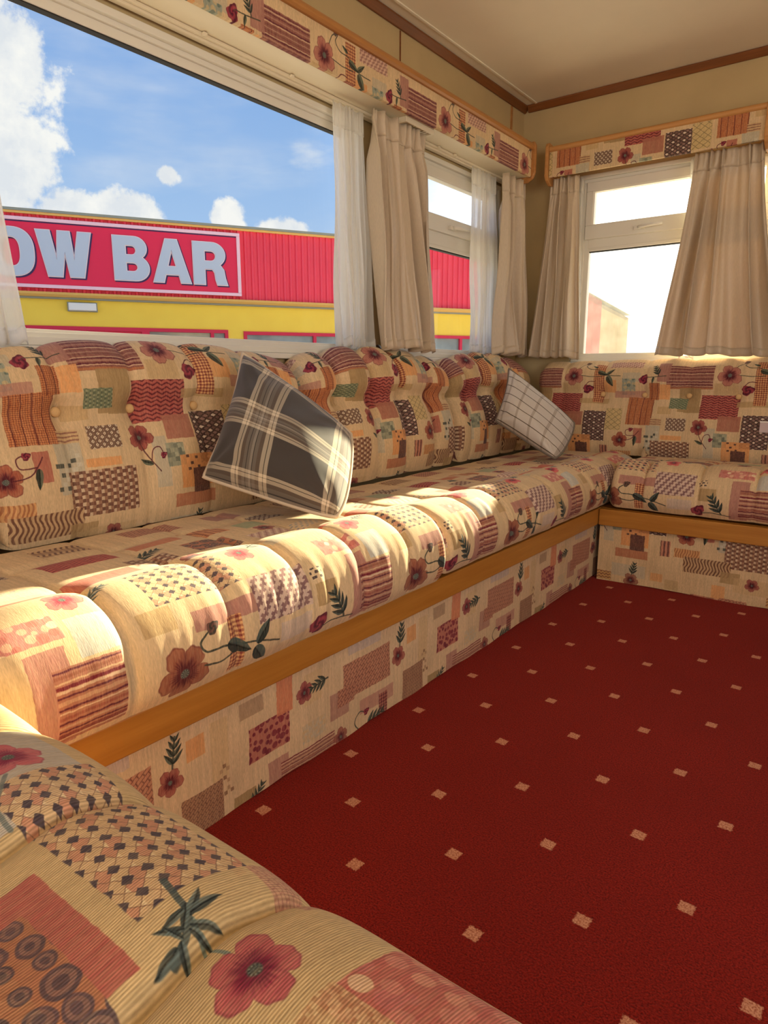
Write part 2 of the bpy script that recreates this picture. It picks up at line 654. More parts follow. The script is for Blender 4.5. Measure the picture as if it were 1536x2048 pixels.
def p_diamond(bg=C3(98, 70, 60), fg=C3(216, 198, 170), per=0.017, dot=True):
    def f(x, y):
        a, b = (x + y) / per, (x - y) / per
        d = np.maximum(np.abs((a % 1) - 0.5), np.abs((b % 1) - 0.5))
        col = mixc((0.30 - d) / 0.05, bg, fg)
        col = mixc((0.1 - d) / 0.05, col, bg)
        return mixc((d - 0.44) / 0.03, col, C3(150, 120, 96))
    return lambda x, y: f(*np.broadcast_arrays(x, y))


def p_lattice(bg=C3(74, 54, 50), per=0.021, seed=3):
    r = np.random.RandomState(seed).rand(64, 64)

    def f(x, y):
        a, b = (x + 1.55 * y) / per, (x - 1.55 * y) / per
        i, k = np.floor(a).astype(int), np.floor(b).astype(int)
        d = np.maximum(np.abs((a % 1) - 0.5), np.abs((b % 1) - 0.5))
        q = r[i % 64, k % 64]
        chk = ((i + k) % 2 == 0)
        light = np.where((chk & (i % 2 == 0))[..., None], C3(226, 206, 186), np.where((q > 0.5)[..., None], C3(146, 112, 104), C3(116, 86, 78)))
        return mixc((0.36 - d) / 0.05, bg, light)
    return lambda x, y: f(*np.broadcast_arrays(x, y))


def p_openlattice(line=C3(140, 122, 84), per=0.03, bg=C3(206, 178, 124)):
    def f(x, y):
        a, b = (x + 1.3 * y) / per, (x - 1.3 * y) / per
        d = np.maximum(np.abs((a % 1) - 0.5), np.abs((b % 1) - 0.5))
        return mixc((d - 0.42) / 0.04, bg, line)
    return lambda x, y: f(*np.broadcast_arrays(x, y))


def p_weave(per=0.0165, dark=C3(78, 66, 72), a=C3(216, 182, 138), b=C3(204, 146, 116), rot=0.0, line=C3(132, 98, 78)):
    """lozenges of two tones with small dark lozenges on alternate crossings"""
    def f(x, y):
        p, q = (x / 1.15 + y) / per, (x / 1.15 - y) / per
        i, k = np.floor(p).astype(int), np.floor(q).astype(int)
        fx, fy = p - i, q - k
        col = np.where(((i % 2) == 0)[..., None] & ((k % 3) != 1)[..., None], b, a)
        hi = (fx - fy) > 0.55
        col = np.where(hi[..., None], C3(236, 210, 164), col)
        d = np.maximum(np.abs(fx - 0.5), np.abs(fy - 0.5))
        col = mixc((d - 0.465) / 0.015, col, line)
        gx, gy = p - np.round(p), q - np.round(q)
        ni, nk = np.round(p).astype(int), np.round(q).astype(int)
        knot = (np.abs(gx) < 0.31) & (np.abs(gy) < 0.31) & ((ni + nk) % 2 == 0)
        return np.where(knot[..., None], dark, col)
    return lambda x, y: f(*np.broadcast_arrays(x, y))


def p_dashes(dark=C3(84, 70, 66), bg=C3(222, 192, 150), per=0.016):
    def f(x, y):
        k = np.floor(y / (per * 0.62)).astype(int)
        xx = x / per + 0.5 * (k % 2)
        fy = y / (per * 0.62) - k
        m = (np.abs((xx % 1) - 0.5) < 0.27) & (np.abs(fy - 0.5) < 0.28)
        return np.where(m[..., None], dark, bg)
    return lambda x, y: f(*np.broadcast_arrays(x, y))


def p_pebble(bg, cols, per=0.02, jit=0.3, rad=0.4, seed=5, ring=None):
    r = np.random.RandomState(seed)
    jx, jy, js, jc = r.rand(4, 48, 48)

    def f(x, y):
        out = np.broadcast_to(bg, x.shape + (3,)).copy()
        i0, k0 = np.floor(x / per).astype(int), np.floor(y / per).astype(int)
        for di in (-1, 0, 1):
            for dk in (-1, 0, 1):
                i, k = i0 + di, k0 + dk
                a, b = i % 48, k % 48
                cx = (i + 0.5 + jit * (jx[a, b] - 0.5) * 2 + 0.5 * (k % 2) - 0.25) * per
                cy = (k + 0.5 + jit * (jy[a, b] - 0.5) * 2) * per
                rr = per * rad * (0.7 + 0.6 * js[a, b])
                d = np.hypot(x - cx, (y - cy) * 1.05)
                m = np.clip((rr - d) / 0.0009, 0, 1)[..., None]
                c = np.asarray(cols)[(jc[a, b] * len(cols)).astype(int)]
                if ring is not None:
                    c = np.where((np.abs(d - rr * 0.55) < rr * 0.16)[..., None], ring, c)
                out = out * (1 - m) + c * m
        return out
    return lambda x, y: f(*np.broadcast_arrays(x, y))


def p_crosshatch(a=C3(188, 128, 100), b=C3(128, 80, 66), per=0.0095, ang=0.6, seed=0):
    def f(x, y):
        p, q = x * math.cos(ang) + y * math.sin(ang), -x * math.sin(ang) * 1.2 + y * math.cos(ang) * 1.2
        k = np.floor(q / per)
        g = np.maximum(np.abs((q / per) % 1 - 0.5) > 0.38, np.abs((p / (per * 1.9) + 0.5 * (k % 2)) % 1 - 0.5) > 0.44)
        return mixc(g * 1.0, a, b)
    return lambda x, y: f(*np.broadcast_arrays(x, y))


def p_diag(a=C3(208, 178, 158), b=C3(132, 96, 94), per=0.019, ang=0.9):
    def f(x, y):
        p = x * math.sin(ang) - y * math.cos(ang)
        q = x * math.cos(ang) + y * math.sin(ang)
        return mixc((tri((p + 0.002 * np.sign(np.sin(q * 500))) / per) - 0.48) / 0.12, a, b)
    return lambda x, y: f(*np.broadcast_arrays(x, y))


def p_tweed(a, b, seed=1, per=0.004):
    r = np.random.RandomState(seed).rand(97, 89)

    def f(x, y):
        return mixc(r[np.floor(x / per).astype(int) % 97, np.floor(y / per).astype(int) % 89], a, b)
    return lambda x, y: f(*np.broadcast_arrays(x, y))


def steps(fab, pts, s, c=C3(84, 84, 74), alt=C3(206, 196, 172)):
    for i, (u, v) in enumerate(pts):
        fab.rect(u, u + s, v, v + s, plain(c if i % 2 == 0 else alt), wob=0.0005)


P = 0.66
# ---- the repeat that covers the backrests, the pelmets and the end bench front
A = Fab(-0.30, -0.13, P, 0.66, 1500, 11)
r = A.rect
r(-0.31, -0.25, 0.10, 0.215, plain(GREYB), 0.8)
r(-0.07, -0.03, 0.085, 0.21, plain(GREYB), 0.7)
r(0.225, 0.30, 0.405, 0.445, plain(GREYB * 0.98), 0.6)
r(0.39, 0.445, 0.262, 0.295, plain(OLIVE * 1.08), 0.7)
r(-0.245, -0.06, 0.375, 0.476, STRIPES(0.10))
r(-0.285, -0.235, 0.405, 0.497, plain(MAUVE))
r(-0.19, -0.105, 0.275, 0.378, plain(OLIVE * 0.95))
r(-0.165, -0.085, 0.272, 0.30, plain(OLIVE * 0.95))
r(-0.055, 0.035, 0.352, 0.40, plain(OLIVE * 1.05), 0.55)
r(-0.225, -0.155, 0.288, 0.335, p_basket(C3(150, 156, 122), C3(92, 102, 80), C3(122, 130, 98), 0.009))
r(-0.10, 0.045, 0.248, 0.35, p_zigzag())
r(-0.025, 0.06, 0.20, 0.262, plain(MAUVE * C3(1.0, 0.93, 0.86)))
r(0.035, 0.17, 0.303, 0.327, plain(OLIVE * 1.05), 0.85)
r(0.14, 0.20, 0.355, 0.412, plain(ORANGE * 0.97))
r(0.095, 0.142, 0.31, 0.50, p_gingham())
r(0.065, 0.168, 0.133, 0.268, p_lattice())
r(0.168, 0.24, 0.185, 0.282, p_openlattice())
r(0.225, 0.283, 0.345, 0.418, p_pebble(C3(150, 156, 138), [C3(108, 122, 110), C3(188, 170, 130)], 0.016, 0.4, 0.42, 8))
r(0.195, 0.325, 0.332, 0.362, plain(MAUVE * 1.05), 0.8)
r(0.163, 0.305, 0.468, 0.512, p_diag(C3(212, 172, 148), C3(158, 112, 100), 0.014))
r(0.26, 0.37, 0.212, 0.335, p_check())
r(0.343, 0.387, 0.325, 0.40, p_check())
r(0.388, 0.432, 0.328, 0.394, plain(ORANGE))
r(0.365, 0.412, 0.212, 0.242, p_hlines([(0.2, 0.06, C3(150, 104, 84)), (0.5, 0.06, C3(150, 104, 84)), (0.8, 0.06, C3(150, 104, 84))], TAN)(0.03))
r(-0.228, -0.15, 0.193, 0.246, p_diamond())
r(-0.245, -0.16, 0.153, 0.172, plain(ORANGE))
r(-0.287, -0.125, 0.045, 0.147, p_basket())
r(-0.035, 0.017, 0.133, 0.19, p_tweed(C3(88, 96, 84), C3(168, 166, 138), 3, 0.011))
r(0.0, 0.105, 0.075, 0.158, plain(ORANGE * C3(1, 0.95, 0.9)), 0.9)
for q in ((0.018, 0.15), (0.03, 0.132), (0.045, 0.145), (0.02, 0.118), (0.05, 0.122)):
    r(q[0], q[0] + 0.009, q[1], q[1] + 0.007, plain(DARK))
r(0.298, 0.335, 0.132, 0.198, plain(MAUVE * C3(1.05, 0.9, 0.85)))
r(-0.02, 0.105, 0.028, 0.062, plain(TERRA * 0.95), 0.9)
r(0.035, 0.09, 0.06, 0.122, p_tweed(C3(84, 56, 52), C3(112, 76, 66), 4, 0.003))
r(0.15, 0.185, 0.055, 0.115, p_vstripe(C3(196, 130, 104), C3(104, 62, 58), 0.014))
r(0.20, 0.29, 0.058, 0.093, p_wavy(C3(216, 160, 104), C3(170, 108, 70), 0.009, 0.003))
r(0.235, 0.397, 0.008, 0.066, p_wavy())
r(0.365, 0.43, -0.012, 0.03, plain(OLIVE * 0.98), 0.9)
steps(A, [(-0.315, 0.108), (-0.305, 0.118), (-0.295, 0.108), (-0.295, 0.128), (-0.305, 0.138), (-0.295, 0.148), (-0.285, 0.158), (-0.275, 0.148),
          (-0.315, 0.158), (-0.265, 0.158), (-0.275, 0.168), (-0.265, 0.178), (-0.305, 0.158)], 0.0095)
# lower rows
r(-0.14, -0.03, -0.075, -0.04, p_zigzag(C3(206, 158, 96), C3(140, 92, 66), 0.012, 0.014, 0.003))
r(-0.03, 0.10, -0.05, 0.0, plain(GREYB), 0.6)
r(0.12, 0.165, -0.05, -0.018, plain(ORANGE * 0.97), 0.8)
r(0.175, 0.225, -0.075, -0.035, plain(OLIVE), 0.5)
r(0.27, 0.39, -0.115, -0.075, p_pebble(C3(158, 96, 76), [C3(214, 156, 120), C3(196, 120, 96)], 0.022))
r(0.34, 0.385, -0.075, -0.025, plain(ORANGE), 0.9)
r(-0.25, -0.13, -0.04, 0.015, plain(TAN), 0.7)
r(-0.29, -0.2, -0.12, -0.07, p_crosshatch())
A.sprig(0.05, -0.04, 0.05, 1.4)
A.poppy(0.048, -0.062, 0.03, 0.3, c1=(120, 70, 60), c2=(168, 112, 86))
A.poppy(-0.19, -0.005, 0.024, 0.3)
# flowers
A.stem([(0.03, 0.435), (0.08, 0.428), (0.13, 0.43)], 0.0028)
A.stem([(0.02, 0.465), (0.035, 0.495), (0.06, 0.505), (0.05, 0.485), (0.07, 0.465), (0.11, 0.46), (0.15, 0.435), (0.215, 0.43)], 0.003)
A.leaf(0.11, 0.452, 0.05, -0.35, 0.35)
A.leaf(0.15, 0.436, 0.045, 0.6)
A.leaf(0.155, 0.43, 0.055, -1.0, 0.4)
A.leaf(0.105, 0.47, 0.03, 2.6)
A.rose(0.052, 0.508, 0.014, 0.2, (86, 84, 66), (120, 70, 66))
A.poppy(0.0, 0.432, 0.047, 0.5, c1=(146, 70, 68), c2=(190, 124, 104))
A.rose(0.07, 0.372, 0.029, 0.3)
A.stem([(0.06, 0.392), (0.075, 0.405), (0.1, 0.405)], 0.003, (96, 50, 52))
A.rose(0.317, 0.415, 0.026, 1.2)
A.stem([(0.325, 0.425), (0.36, 0.425), (0.41, 0.43)], 0.003)
A.sprig(0.38, 0.43, 0.05, 2.0)
A.leaf(0.36, 0.425, 0.03, -1.8)
A.poppy(-0.095, 0.212, 0.034, 0.2, c1=(122, 42, 48), c2=(166, 90, 76))
A.stem([(-0.095, 0.2), (-0.085, 0.165), (-0.058, 0.125)], 0.0028, (90, 50, 48))
A.stem([(-0.078, 0.15), (-0.07, 0.178), (-0.052, 0.184), (-0.045, 0.168)], 0.0026, (96, 44, 50))
A.rose(-0.044, 0.163, 0.011)
A.leaf(-0.075, 0.143, 0.035, 2.7)
A.poppy(0.24, 0.142, 0.036, 0.9, c1=(130, 50, 46), c2=(176, 102, 74))
A.stem([(0.255, 0.142), (0.29, 0.15), (0.32, 0.185)], 0.0028, (96, 44, 50))
A.stem([(0.305, 0.165), (0.27, 0.165), (0.265, 0.185), (0.285, 0.193)], 0.0026, (96, 44, 50))
A.rose(0.286, 0.190, 0.012)
A.leaf(0.308, 0.162, 0.045, -1.7, 0.3)
img_A = A.image('patchwork_back')

# ---- the repeat that covers the seat cushions (v from the lower front edge, over the crest, to the back)
B = Fab(-0.08, 0.0, P, 0.70, 1700, 23)
r = B.rect
r(-0.06, 0.0, 0.115, 0.155, plain(OLIVE * 1.05), 0.8)
r(0.03, 0.17, 0.098, 0.132, plain(MAUVE * 1.05))
r(0.095, 0.127, -0.01, 0.105, p_gingham())
r(0.165, 0.305, 0.072, 0.158, p_diag())
r(0.215, 0.30, 0.02, 0.06, plain(LILAC), 0.6)
r(0.32, 0.378, 0.062, 0.108, plain(OLIVE))
r(0.425, 0.482, -0.01, 0.145, plain(MAUVE * 1.04))
r(0.455, 0.56, 0.005, 0.115, STRIPES2(0.11))
r(0.375, 0.49, 0.155, 0.20, p_pebble(SALMON, [C3(226, 170, 140), C3(240, 210, 170), C3(196, 112, 100)], 0.017))
r(0.50, 0.566, 0.12, 0.185, plain(C3(196, 190, 176)))
r(-0.02, 0.158, 0.158, 0.255, p_weave(0.018))
r(0.315, 0.345, 0.115, 0.14, p_dashes())
r(0.17, 0.26, 0.255, 0.285, plain(LILAC), 0.8)
r(0.3, 0.36, 0.23, 0.262, plain(GREYB), 0.7)
r(0.36, 0.52, 0.262, 0.279, plain(C3(206, 110, 84)))
r(-0.08, 0.05, 0.29, 0.345, plain(MAUVE * C3(1.1, 0.86, 0.8)))
r(0.06, 0.15, 0.33, 0.38, p_basket())
r(0.20, 0.31, 0.33, 0.40, p_pebble(C3(178, 110, 80), [C3(92, 70, 70)], 0.022, 0.2, 0.48, 9, C3(140, 100, 80)))
r(0.34, 0.44, 0.31, 0.36, p_diag(C3(224, 196, 172), C3(176, 130, 120), 0.016))
r(0.46, 0.55, 0.32, 0.37, p_dashes(C3(166, 160, 150)))
r(-0.05, 0.08, 0.42, 0.50, p_zigzag(C3(188, 84, 70), C3(120, 40, 40)))
r(0.13, 0.24, 0.44, 0.49, plain(TERRA * 1.02))
r(0.27, 0.36, 0.43, 0.51, p_vbars())
r(0.39, 0.47, 0.41, 0.47, plain(GREEN * 1.15), 0.8)
r(0.48, 0.55, 0.45, 0.52, p_diamond())
r(0.0, 0.1, 0.55, 0.62, p_wavy())
r(0.2, 0.33, 0.56, 0.63, p_crosshatch())
r(0.42, 0.5, 0.55, 0.62, plain(MAUVE))
B.poppy(0.0, 0.04, 0.05, 0.4, c1=(128, 64, 50), c2=(164, 102, 74), c0=(84, 28, 32))
B.stem([(0.04, 0.04), (0.08, 0.035), (0.13, 0.05), (0.21, 0.03)], 0.0036)
B.stem([(0.13, 0.05), (0.08, 0.06), (0.045, 0.062), (0.035, 0.08), (0.06, 0.098)], 0.0036, (60, 62, 52))
B.rose(0.062, 0.098, 0.015, 0.5, (60, 56, 48), (104, 70, 60))
B.leaf(0.09, 0.062, 0.06, -0.5, 0.34, (60, 68, 62))
B.leaf(0.155, 0.04, 0.05, 0.9, 0.34, (60, 68, 62))
B.leaf(0.15, 0.035, 0.055, -0.9, 0.4, (60, 68, 62))
B.rose(0.322, 0.022, 0.03, 1.0)
B.stem([(0.335, 0.015), (0.37, 0.02), (0.43, 0.012)], 0.0034)
B.sprig(0.4, 0.018, 0.075, 2.1, (60, 68, 62))
B.poppy(0.205, 0.225, 0.028, 0.9, c1=(206, 76, 84), c2=(226, 120, 110), c0=(150, 40, 60))
B.sprig(0.235, 0.235, 0.05, 0.5, (120, 126, 120))
B.poppy(0.525, 0.228, 0.03, 0.2, c1=(206, 76, 84), c2=(226, 120, 110), c0=(150, 40, 60))
B.sprig(0.555, 0.24, 0.05, 0.2, (120, 126, 120))
B.sprig(0.1, 0.40, 0.06, 0.2)
B.poppy(0.16, 0.30, 0.026, 0.2)
B.poppy(0.42, 0.385, 0.026, 0.2)
img_B = B.image('patchwork_seat')

# ---- the cloth of the near seat, placed for its cushion
N = Fab(-0.05, 0.0, 0.98, 0.62, 2300, 31, base=(208, 179, 131), wrap=False)
r = N.rect
#    u here is -x of the world, v the distance over the front edge
r(0.53, 0.72, 0.20, 0.33, plain(C3(190, 184, 176)), 0.85)
r(0.355, 0.365, 0.2, 0.21, plain(TAN))
r(0.05, 0.20, 0.30, 0.46, plain(C3(226, 196, 148)), 0.6)
r(0.30, 0.365, 0.155, 0.195, p_crosshatch(C3(202, 156, 126), C3(176, 124, 104), 0.006, 0.3))
N.rect(0.365, 0.585, 0.192, 0.285, p_weave(0.0155), rot=0.0)
r(0.34, 0.468, 0.302, 0.352, plain(C3(182, 100, 88)))
r(0.30, 0.44, 0.325, 0.415, p_pebble(C3(182, 124, 90), [C3(104, 84, 86), C3(96, 78, 80)], 0.0215, 0.12, 0.47, 9, C3(140, 108, 98)))
r(0.44, 0.47, 0.352, 0.44, plain(C3(206, 172, 130)))
r(0.095, 0.232, 0.172, 0.262, p_pebble(C3(190, 104, 92), [C3(212, 140, 118), C3(226, 186, 150), C3(196, 112, 104), C3(206, 128, 112)], 0.0185, 0.28, 0.42, 6))
r(0.165, 0.235, 0.245, 0.30, p_tweed(C3(222, 190, 142), C3(176, 128, 90), 6, 0.0028), 0.9)
r(0.0, 0.09, 0.2, 0.3, plain(MAUVE * 1.05))
r(0.0, 0.16, 0.33, 0.40, plain(SALMON), 0.35)
r(-0.2, -0.05, 0.2, 0.3, p_zigzag())
r(0.56, 0.7, 0.36, 0.44, p_basket())
N.poppy(0.624, 0.248, 0.031, 0.1, c0=(128, 32, 62), c1=(176, 72, 88), c2=(208, 108, 112))
N.stem([(0.595, 0.262), (0.56, 0.285), (0.53, 0.29)], 0.004, (120, 126, 120))
N.stem([(0.30, 0.266), (0.32, 0.268), (0.34, 0.262)], 0.003, (120, 136, 126))
N.poppy(0.277, 0.266, 0.029, 0.75, c0=(116, 28, 54), c1=(160, 62, 76), c2=(196, 106, 104))
N.stem([(0.328, 0.288), (0.334, 0.272), (0.345, 0.262), (0.380, 0.256)], 0.0045, (74, 86, 84))
for (lu, lv, ll, la) in ((0.352, 0.258, 0.022, 2.4), (0.350, 0.262, 0.020, 1.7), (0.343, 0.262, 0.024, -0.9), (0.345, 0.260, 0.026, -1.6), (0.338, 0.266, 0.022, -2.2),
                         (0.336, 0.268, 0.018, -2.7), (0.338, 0.270, 0.020, 0.9), (0.334, 0.276, 0.018, 2.6), (0.332, 0.280, 0.022, 1.7), (0.334, 0.274, 0.016, 0.3)):
    N.leaf(lu, lv, ll, la, 0.24, (82, 92, 88))
img_N = N.image('patchwork_near_seat')

# ---- the cloth on the front panel of the long bench
F = Fab(0.60, -0.01, 0.672, 0.27, 1500, 41, base=(213, 182, 142))
r = F.rect
r(0.657, 0.698, 0.148, 0.19, plain(ORANGE * 0.95))
r(0.71, 0.75, 0.08, 0.20, plain(OLIVE * 1.1), 0.4)
r(0.64, 0.733, -0.01, 0.08, p_crosshatch(C3(166, 122, 92), C3(118, 82, 66), 0.007, 0.7))
steps(F, [(0.735, 0.042), (0.743, 0.05), (0.751, 0.042), (0.743, 0.066), (0.735, 0.074), (0.727, 0.09), (0.735, 0.098), (0.743, 0.09)], 0.008, C3(140, 104, 76), C3(176, 142, 106))
r(0.758, 0.814, -0.012, 0.022, plain(OLIVE * 0.9))
r(0.778, 0.84, 0.175, 0.208, plain(C3(172, 140, 108)))
r(0.799, 0.91, 0.074, 0.148, p_pebble(C3(182, 110, 92), [C3(118, 40, 52), C3(130, 48, 56)], 0.016, 0.3, 0.4, 12))
r(0.876, 0.92, 0.142, 0.24, plain(TERRA * 1.08))
r(0.848, 0.905, -0.012, 0.052, plain(MAUVE * 1.02), 0.9)
r(0.884, 1.05, -0.012, 0.036, STRIPES2(0.06), 0.9)
r(0.945, 1.02, 0.048, 0.09, p_tweed(GREYB, TAN, 7, 0.006), 0.7)
r(0.955, 1.01, 0.13, 0.20, plain(OLIVE * 1.15), 0.35)
r(1.036, 1.10, 0.06, 0.122, plain(MAUVE * 0.98), 0.8)
r(1.08, 1.259, 0.09, 0.178, p_crosshatch())
r(1.06, 1.12, 0.082, 0.125, p_crosshatch())
r(1.142, 1.27, 0.032, 0.068, plain(MAUVE * 1.06), 0.8)
r(1.212, 1.244, -0.012, 0.058, p_gingham(C3(176, 110, 90), C3(96, 40, 44), 0.009))
r(1.10, 1.22, 0.195, 0.24, plain(LILAC * 0.95), 0.7)
F.sprig(0.628, 0.152, 0.058, 1.45)
F.poppy(0.622, 0.128, 0.027, 0.3, c0=(84, 24, 32), c1=(132, 62, 58), c2=(168, 98, 82))
F.poppy(0.957, 0.162, 0.026, 0.8, c0=(84, 24, 36), c1=(128, 50, 56), c2=(160, 86, 78))
F.sprig(1.03, 0.17, 0.055, 3.3)
F.stem([(1.14, -0.01), (1.12, 0.02), (1.14, 0.04), (1.165, 0.03)], 0.003)
F.rose(1.165, 0.032, 0.012)
F.sprig(1.16, -0.005, 0.07, 0.2)
F.sprig(0.80, -0.02, 0.05, 0.9)
F.poppy(1.07, 0.01, 0.024, 0.8, c0=(84, 24, 36), c1=(128, 70, 60), c2=(160, 96, 78))
img_F = F.image('patchwork_bench_front')


def fabric_mat(name, img, u0, v0, W, H, rib=0.0, tint=(1, 1, 1, 1), extend='REPEAT'):
    m, nt, out = new_mat(name)
    uvn = nt('ShaderNodeUVMap')
    uvn.uv_map = 'uv'
    mp = nt('ShaderNodeMapping')
    nt.put(mp.inputs['Vector'], uvn.outputs[0])
    mp.inputs['Scale'].default_value = (1 / W, 1 / H, 1)
    mp.inputs['Location'].default_value = (-u0 / W, -v0 / H, 0)
    tx = nt('ShaderNodeTexImage')
    tx.image = img
    tx.extension = extend
    tx.interpolation = 'Cubic' if rib else 'Linear'
    nt.t.links.new(mp.outputs[0], tx.inputs[0])
    # yarn: fine ribs and slubs
    w = noise(nt, scaled(nt, uvn.outputs[0], 620, 95, 1), 1.0, 3.0, 0.6, '2D')
    c = nt.mix(nt.maprange(w, 0.3, 0.7), (0.82, 0.82, 0.82, 1), (1.12, 1.12, 1.12, 1))
    col = nt.mix(0.8, tx.outputs[0], c, 'MULTIPLY')
    h = w
    if rib:
        sp = nt('ShaderNodeSeparateXYZ')
        nt.put(sp.inputs[0], uvn.outputs[0])
        wob = noise(nt, scaled(nt, uvn.outputs[0], 60, 30, 1), 1.0, 2.0, 0.5, '2D')
        ph = nt.math('ADD', nt.math('MULTIPLY', sp.outputs[0], 2 * math.pi / 0.0022), nt.math('MULTIPLY', wob, 2.5))
        ribv = nt.math('MULTIPLY_ADD', nt.math('SINE', ph), 0.5, 0.5)
        col = nt.mix(rib, col, nt.mix(ribv, (0.70, 0.66, 0.6, 1), (1.18, 1.17, 1.15, 1)), 'MULTIPLY')
        h = nt.math('ADD', nt.math('MULTIPLY', ribv, 0.8), w)
    col = nt.mix(1.0, col, tint, 'MULTIPLY')
    b = bsdf(nt, out, col, 0.85, h, 0.35 if rib else 0.25, 0.0012, 0.15)
    b.inputs['Sheen Weight'].default_value = 0.08
    return m


FAB_A = fabric_mat('patchwork_fabric_back', img_A, A.u0, A.v0, A.W, A.H)
FAB_B = fabric_mat('patchwork_fabric_seat', img_B, B.u0, B.v0, B.W, B.H)
FAB_N = fabric_mat('patchwork_fabric_near_seat', img_N, N.u0, N.v0, N.W, N.H, rib=0.75)
FAB_F = fabric_mat('patchwork_fabric_bench_front', img_F, F.u0, F.v0, F.W, F.H)

# ------------------------------------------------------------------ plain materials
def simple(name, col, rough=0.6, spec=0.3, nscale=0, namp=0.06, bump=0.0, bdist=0.001, stretch=(1, 1, 1)):
    m, nt, out = new_mat(name)
    tc = nt('ShaderNodeTexCoord')
    c = col
    h = None
    if nscale:
        n = noise(nt, scaled(nt, tc.outputs['Object'], *stretch), nscale, 4.0)
        lo = tuple(x * (1 - namp) for x in col[:3]) + (1,)
        hi = tuple(min(1, x * (1 + namp)) for x in col[:3]) + (1,)
        c = nt.mix(nt.maprange(n, 0.3, 0.7), lo, hi)
        h = n if bump else None
    bsdf(nt, out, c, rough, h, bump, bdist, spec)
    return m


def wood(name, c_lo, c_hi, axis, rough=0.4):
    m, nt, out = new_mat(name)
    tc = nt('ShaderNodeTexCoord')
    sc = [26.0, 26.0, 26.0]
    sc[axis] = 1.6
    n = noise(nt, scaled(nt, tc.outputs['Object'], *sc), 1.6, 6.0, 0.6)
    n2 = noise(nt, scaled(nt, tc.outputs['Object'], *[s * 6 for s in sc]), 1.0, 2.0, 0.5)
    f = nt.math('ADD', nt.math('MULTIPLY', n, 0.8), nt.math('MULTIPLY', n2, 0.2))
    col = nt.mix(nt.maprange(f, 0.34, 0.66), c_lo, c_hi)
    bsdf(nt, out, col, rough, n2, 0.08, 0.0006, 0.4)
    return m


WALL = simple('beige_wall_board', S(194, 169, 123), 0.75, 0.2, 5.0, 0.06, 0.12, 0.0008)
CEIL = simple('cream_ceiling_board', S(246, 234, 208), 0.7, 0.25, 3.0, 0.03)
TRIMW = wood('oak_cornice', S(112, 64, 28), S(138, 82, 40), 1)
TRIMX = wood('oak_cornice_end', S(112, 64, 28), S(138, 82, 40), 0)
OAKY = wood('oak_rail', S(168, 108, 40), S(188, 128, 54), 1, 0.35)
OAKX = wood('oak_rail_end', S(168, 108, 40), S(188, 128, 54), 0, 0.35)
BEECHY = wood('pale_wood_rail', S(168, 112, 58), S(190, 132, 74), 1, 0.4)
BEECHX = wood('pale_wood_rail_end', S(184, 128, 70), S(204, 148, 88), 0, 0.4)
PVC = simple('white_window_plastic', S(226, 220, 206), 0.35, 0.4)
CREAMP = simple('cream_plastic', S(226, 212, 184), 0.4, 0.35)
GASKET = simple('dark_gasket', S(40, 38, 36), 0.6)
BUTTON = simple('button_cloth', S(216, 176, 122), 0.85, 0.15, 900, 0.15, 0.3, 0.0005)


def carpet_mat():
    m, nt, out = new_mat('red_carpet')
    tc = nt('ShaderNodeTexCoord')
    P_ = scaled(nt, tc.outputs['Object'], 1, 1, 1, rot=(0, 0, math.radians(2.0)))
    jit = nt('ShaderNodeTexNoise')
    nt.put(jit.inputs['Vector'], tc.outputs['Object'])
    jit.inputs['Scale'].default_value = 260
    jit.inputs['Detail'].default_value = 1
    off = nt('ShaderNodeVectorMath', operation='SUBTRACT')
    nt.put(off.inputs[0], jit.outputs['Color'])
    off.inputs[1].default_value = (0.5, 0.5, 0.5)
    mul = nt('ShaderNodeVectorMath', operation='SCALE')
    nt.put(mul.inputs[0], off.outputs[0])
    mul.inputs['Scale'].default_value = 0.006
    add = nt('ShaderNodeVectorMath', operation='ADD')
    nt.put(add.inputs[0], P_)
    nt.put(add.inputs[1], mul.outputs[0])
    sp = nt('ShaderNodeSeparateXYZ')
    nt.put(sp.inputs[0], add.outputs[0])
    a2 = math.radians(2.0)
    ox = -0.648 * math.cos(a2) - 0.782 * math.sin(a2)
    oy = -0.648 * math.sin(a2) + 0.782 * math.cos(a2)
    px, py = 0.2335, 0.2525

    def lattice(dx, dy):
        fx = nt.math('SUBTRACT', nt.math('FRACT', nt.math('ADD', nt.math('DIVIDE', nt.math('SUBTRACT', sp.outputs[0], ox + dx), px), 100.5)), 0.5)
        fy = nt.math('SUBTRACT', nt.math('FRACT', nt.math('ADD', nt.math('DIVIDE', nt.math('SUBTRACT', sp.outputs[1], oy + dy), py), 100.5)), 0.5)
        ax = nt.math('MULTIPLY', nt.math('ABSOLUTE', fx), px)
        ay = nt.math('MULTIPLY', nt.math('ABSOLUTE', fy), py)
        mx = nt.math('MAXIMUM', ax, ay)
        return nt.maprange(mx, 0.0105, 0.0125, 1, 0)
    dots = nt.math('MAXIMUM', lattice(0, 0), lattice(px / 2, py / 2))
    pile = noise(nt, tc.outputs['Object'], 330, 3.0, 0.65)
    big = noise(nt, tc.outputs['Object'], 3.0, 3.0, 0.5)
    red = nt.mix(nt.maprange(pile, 0.32, 0.68), S(84, 12, 8), S(168, 40, 28))
    red = nt.mix(nt.math('MULTIPLY', nt.maprange(big, 0.35, 0.65), 0.25), red, S(104, 18, 10))
    dot = nt.mix(nt.maprange(pile, 0.35, 0.65), S(176, 96, 66), S(236, 176, 140))
    col = nt.mix(dots, red, dot)
    b = bsdf(nt, out, col, 0.95, pile, 0.9, 0.004, 0.05)
    b.inputs['Sheen Weight'].default_value = 0.15
    b.inputs['Sheen Tint'].default_value = (1.0, 0.35, 0.3, 1)
    return m


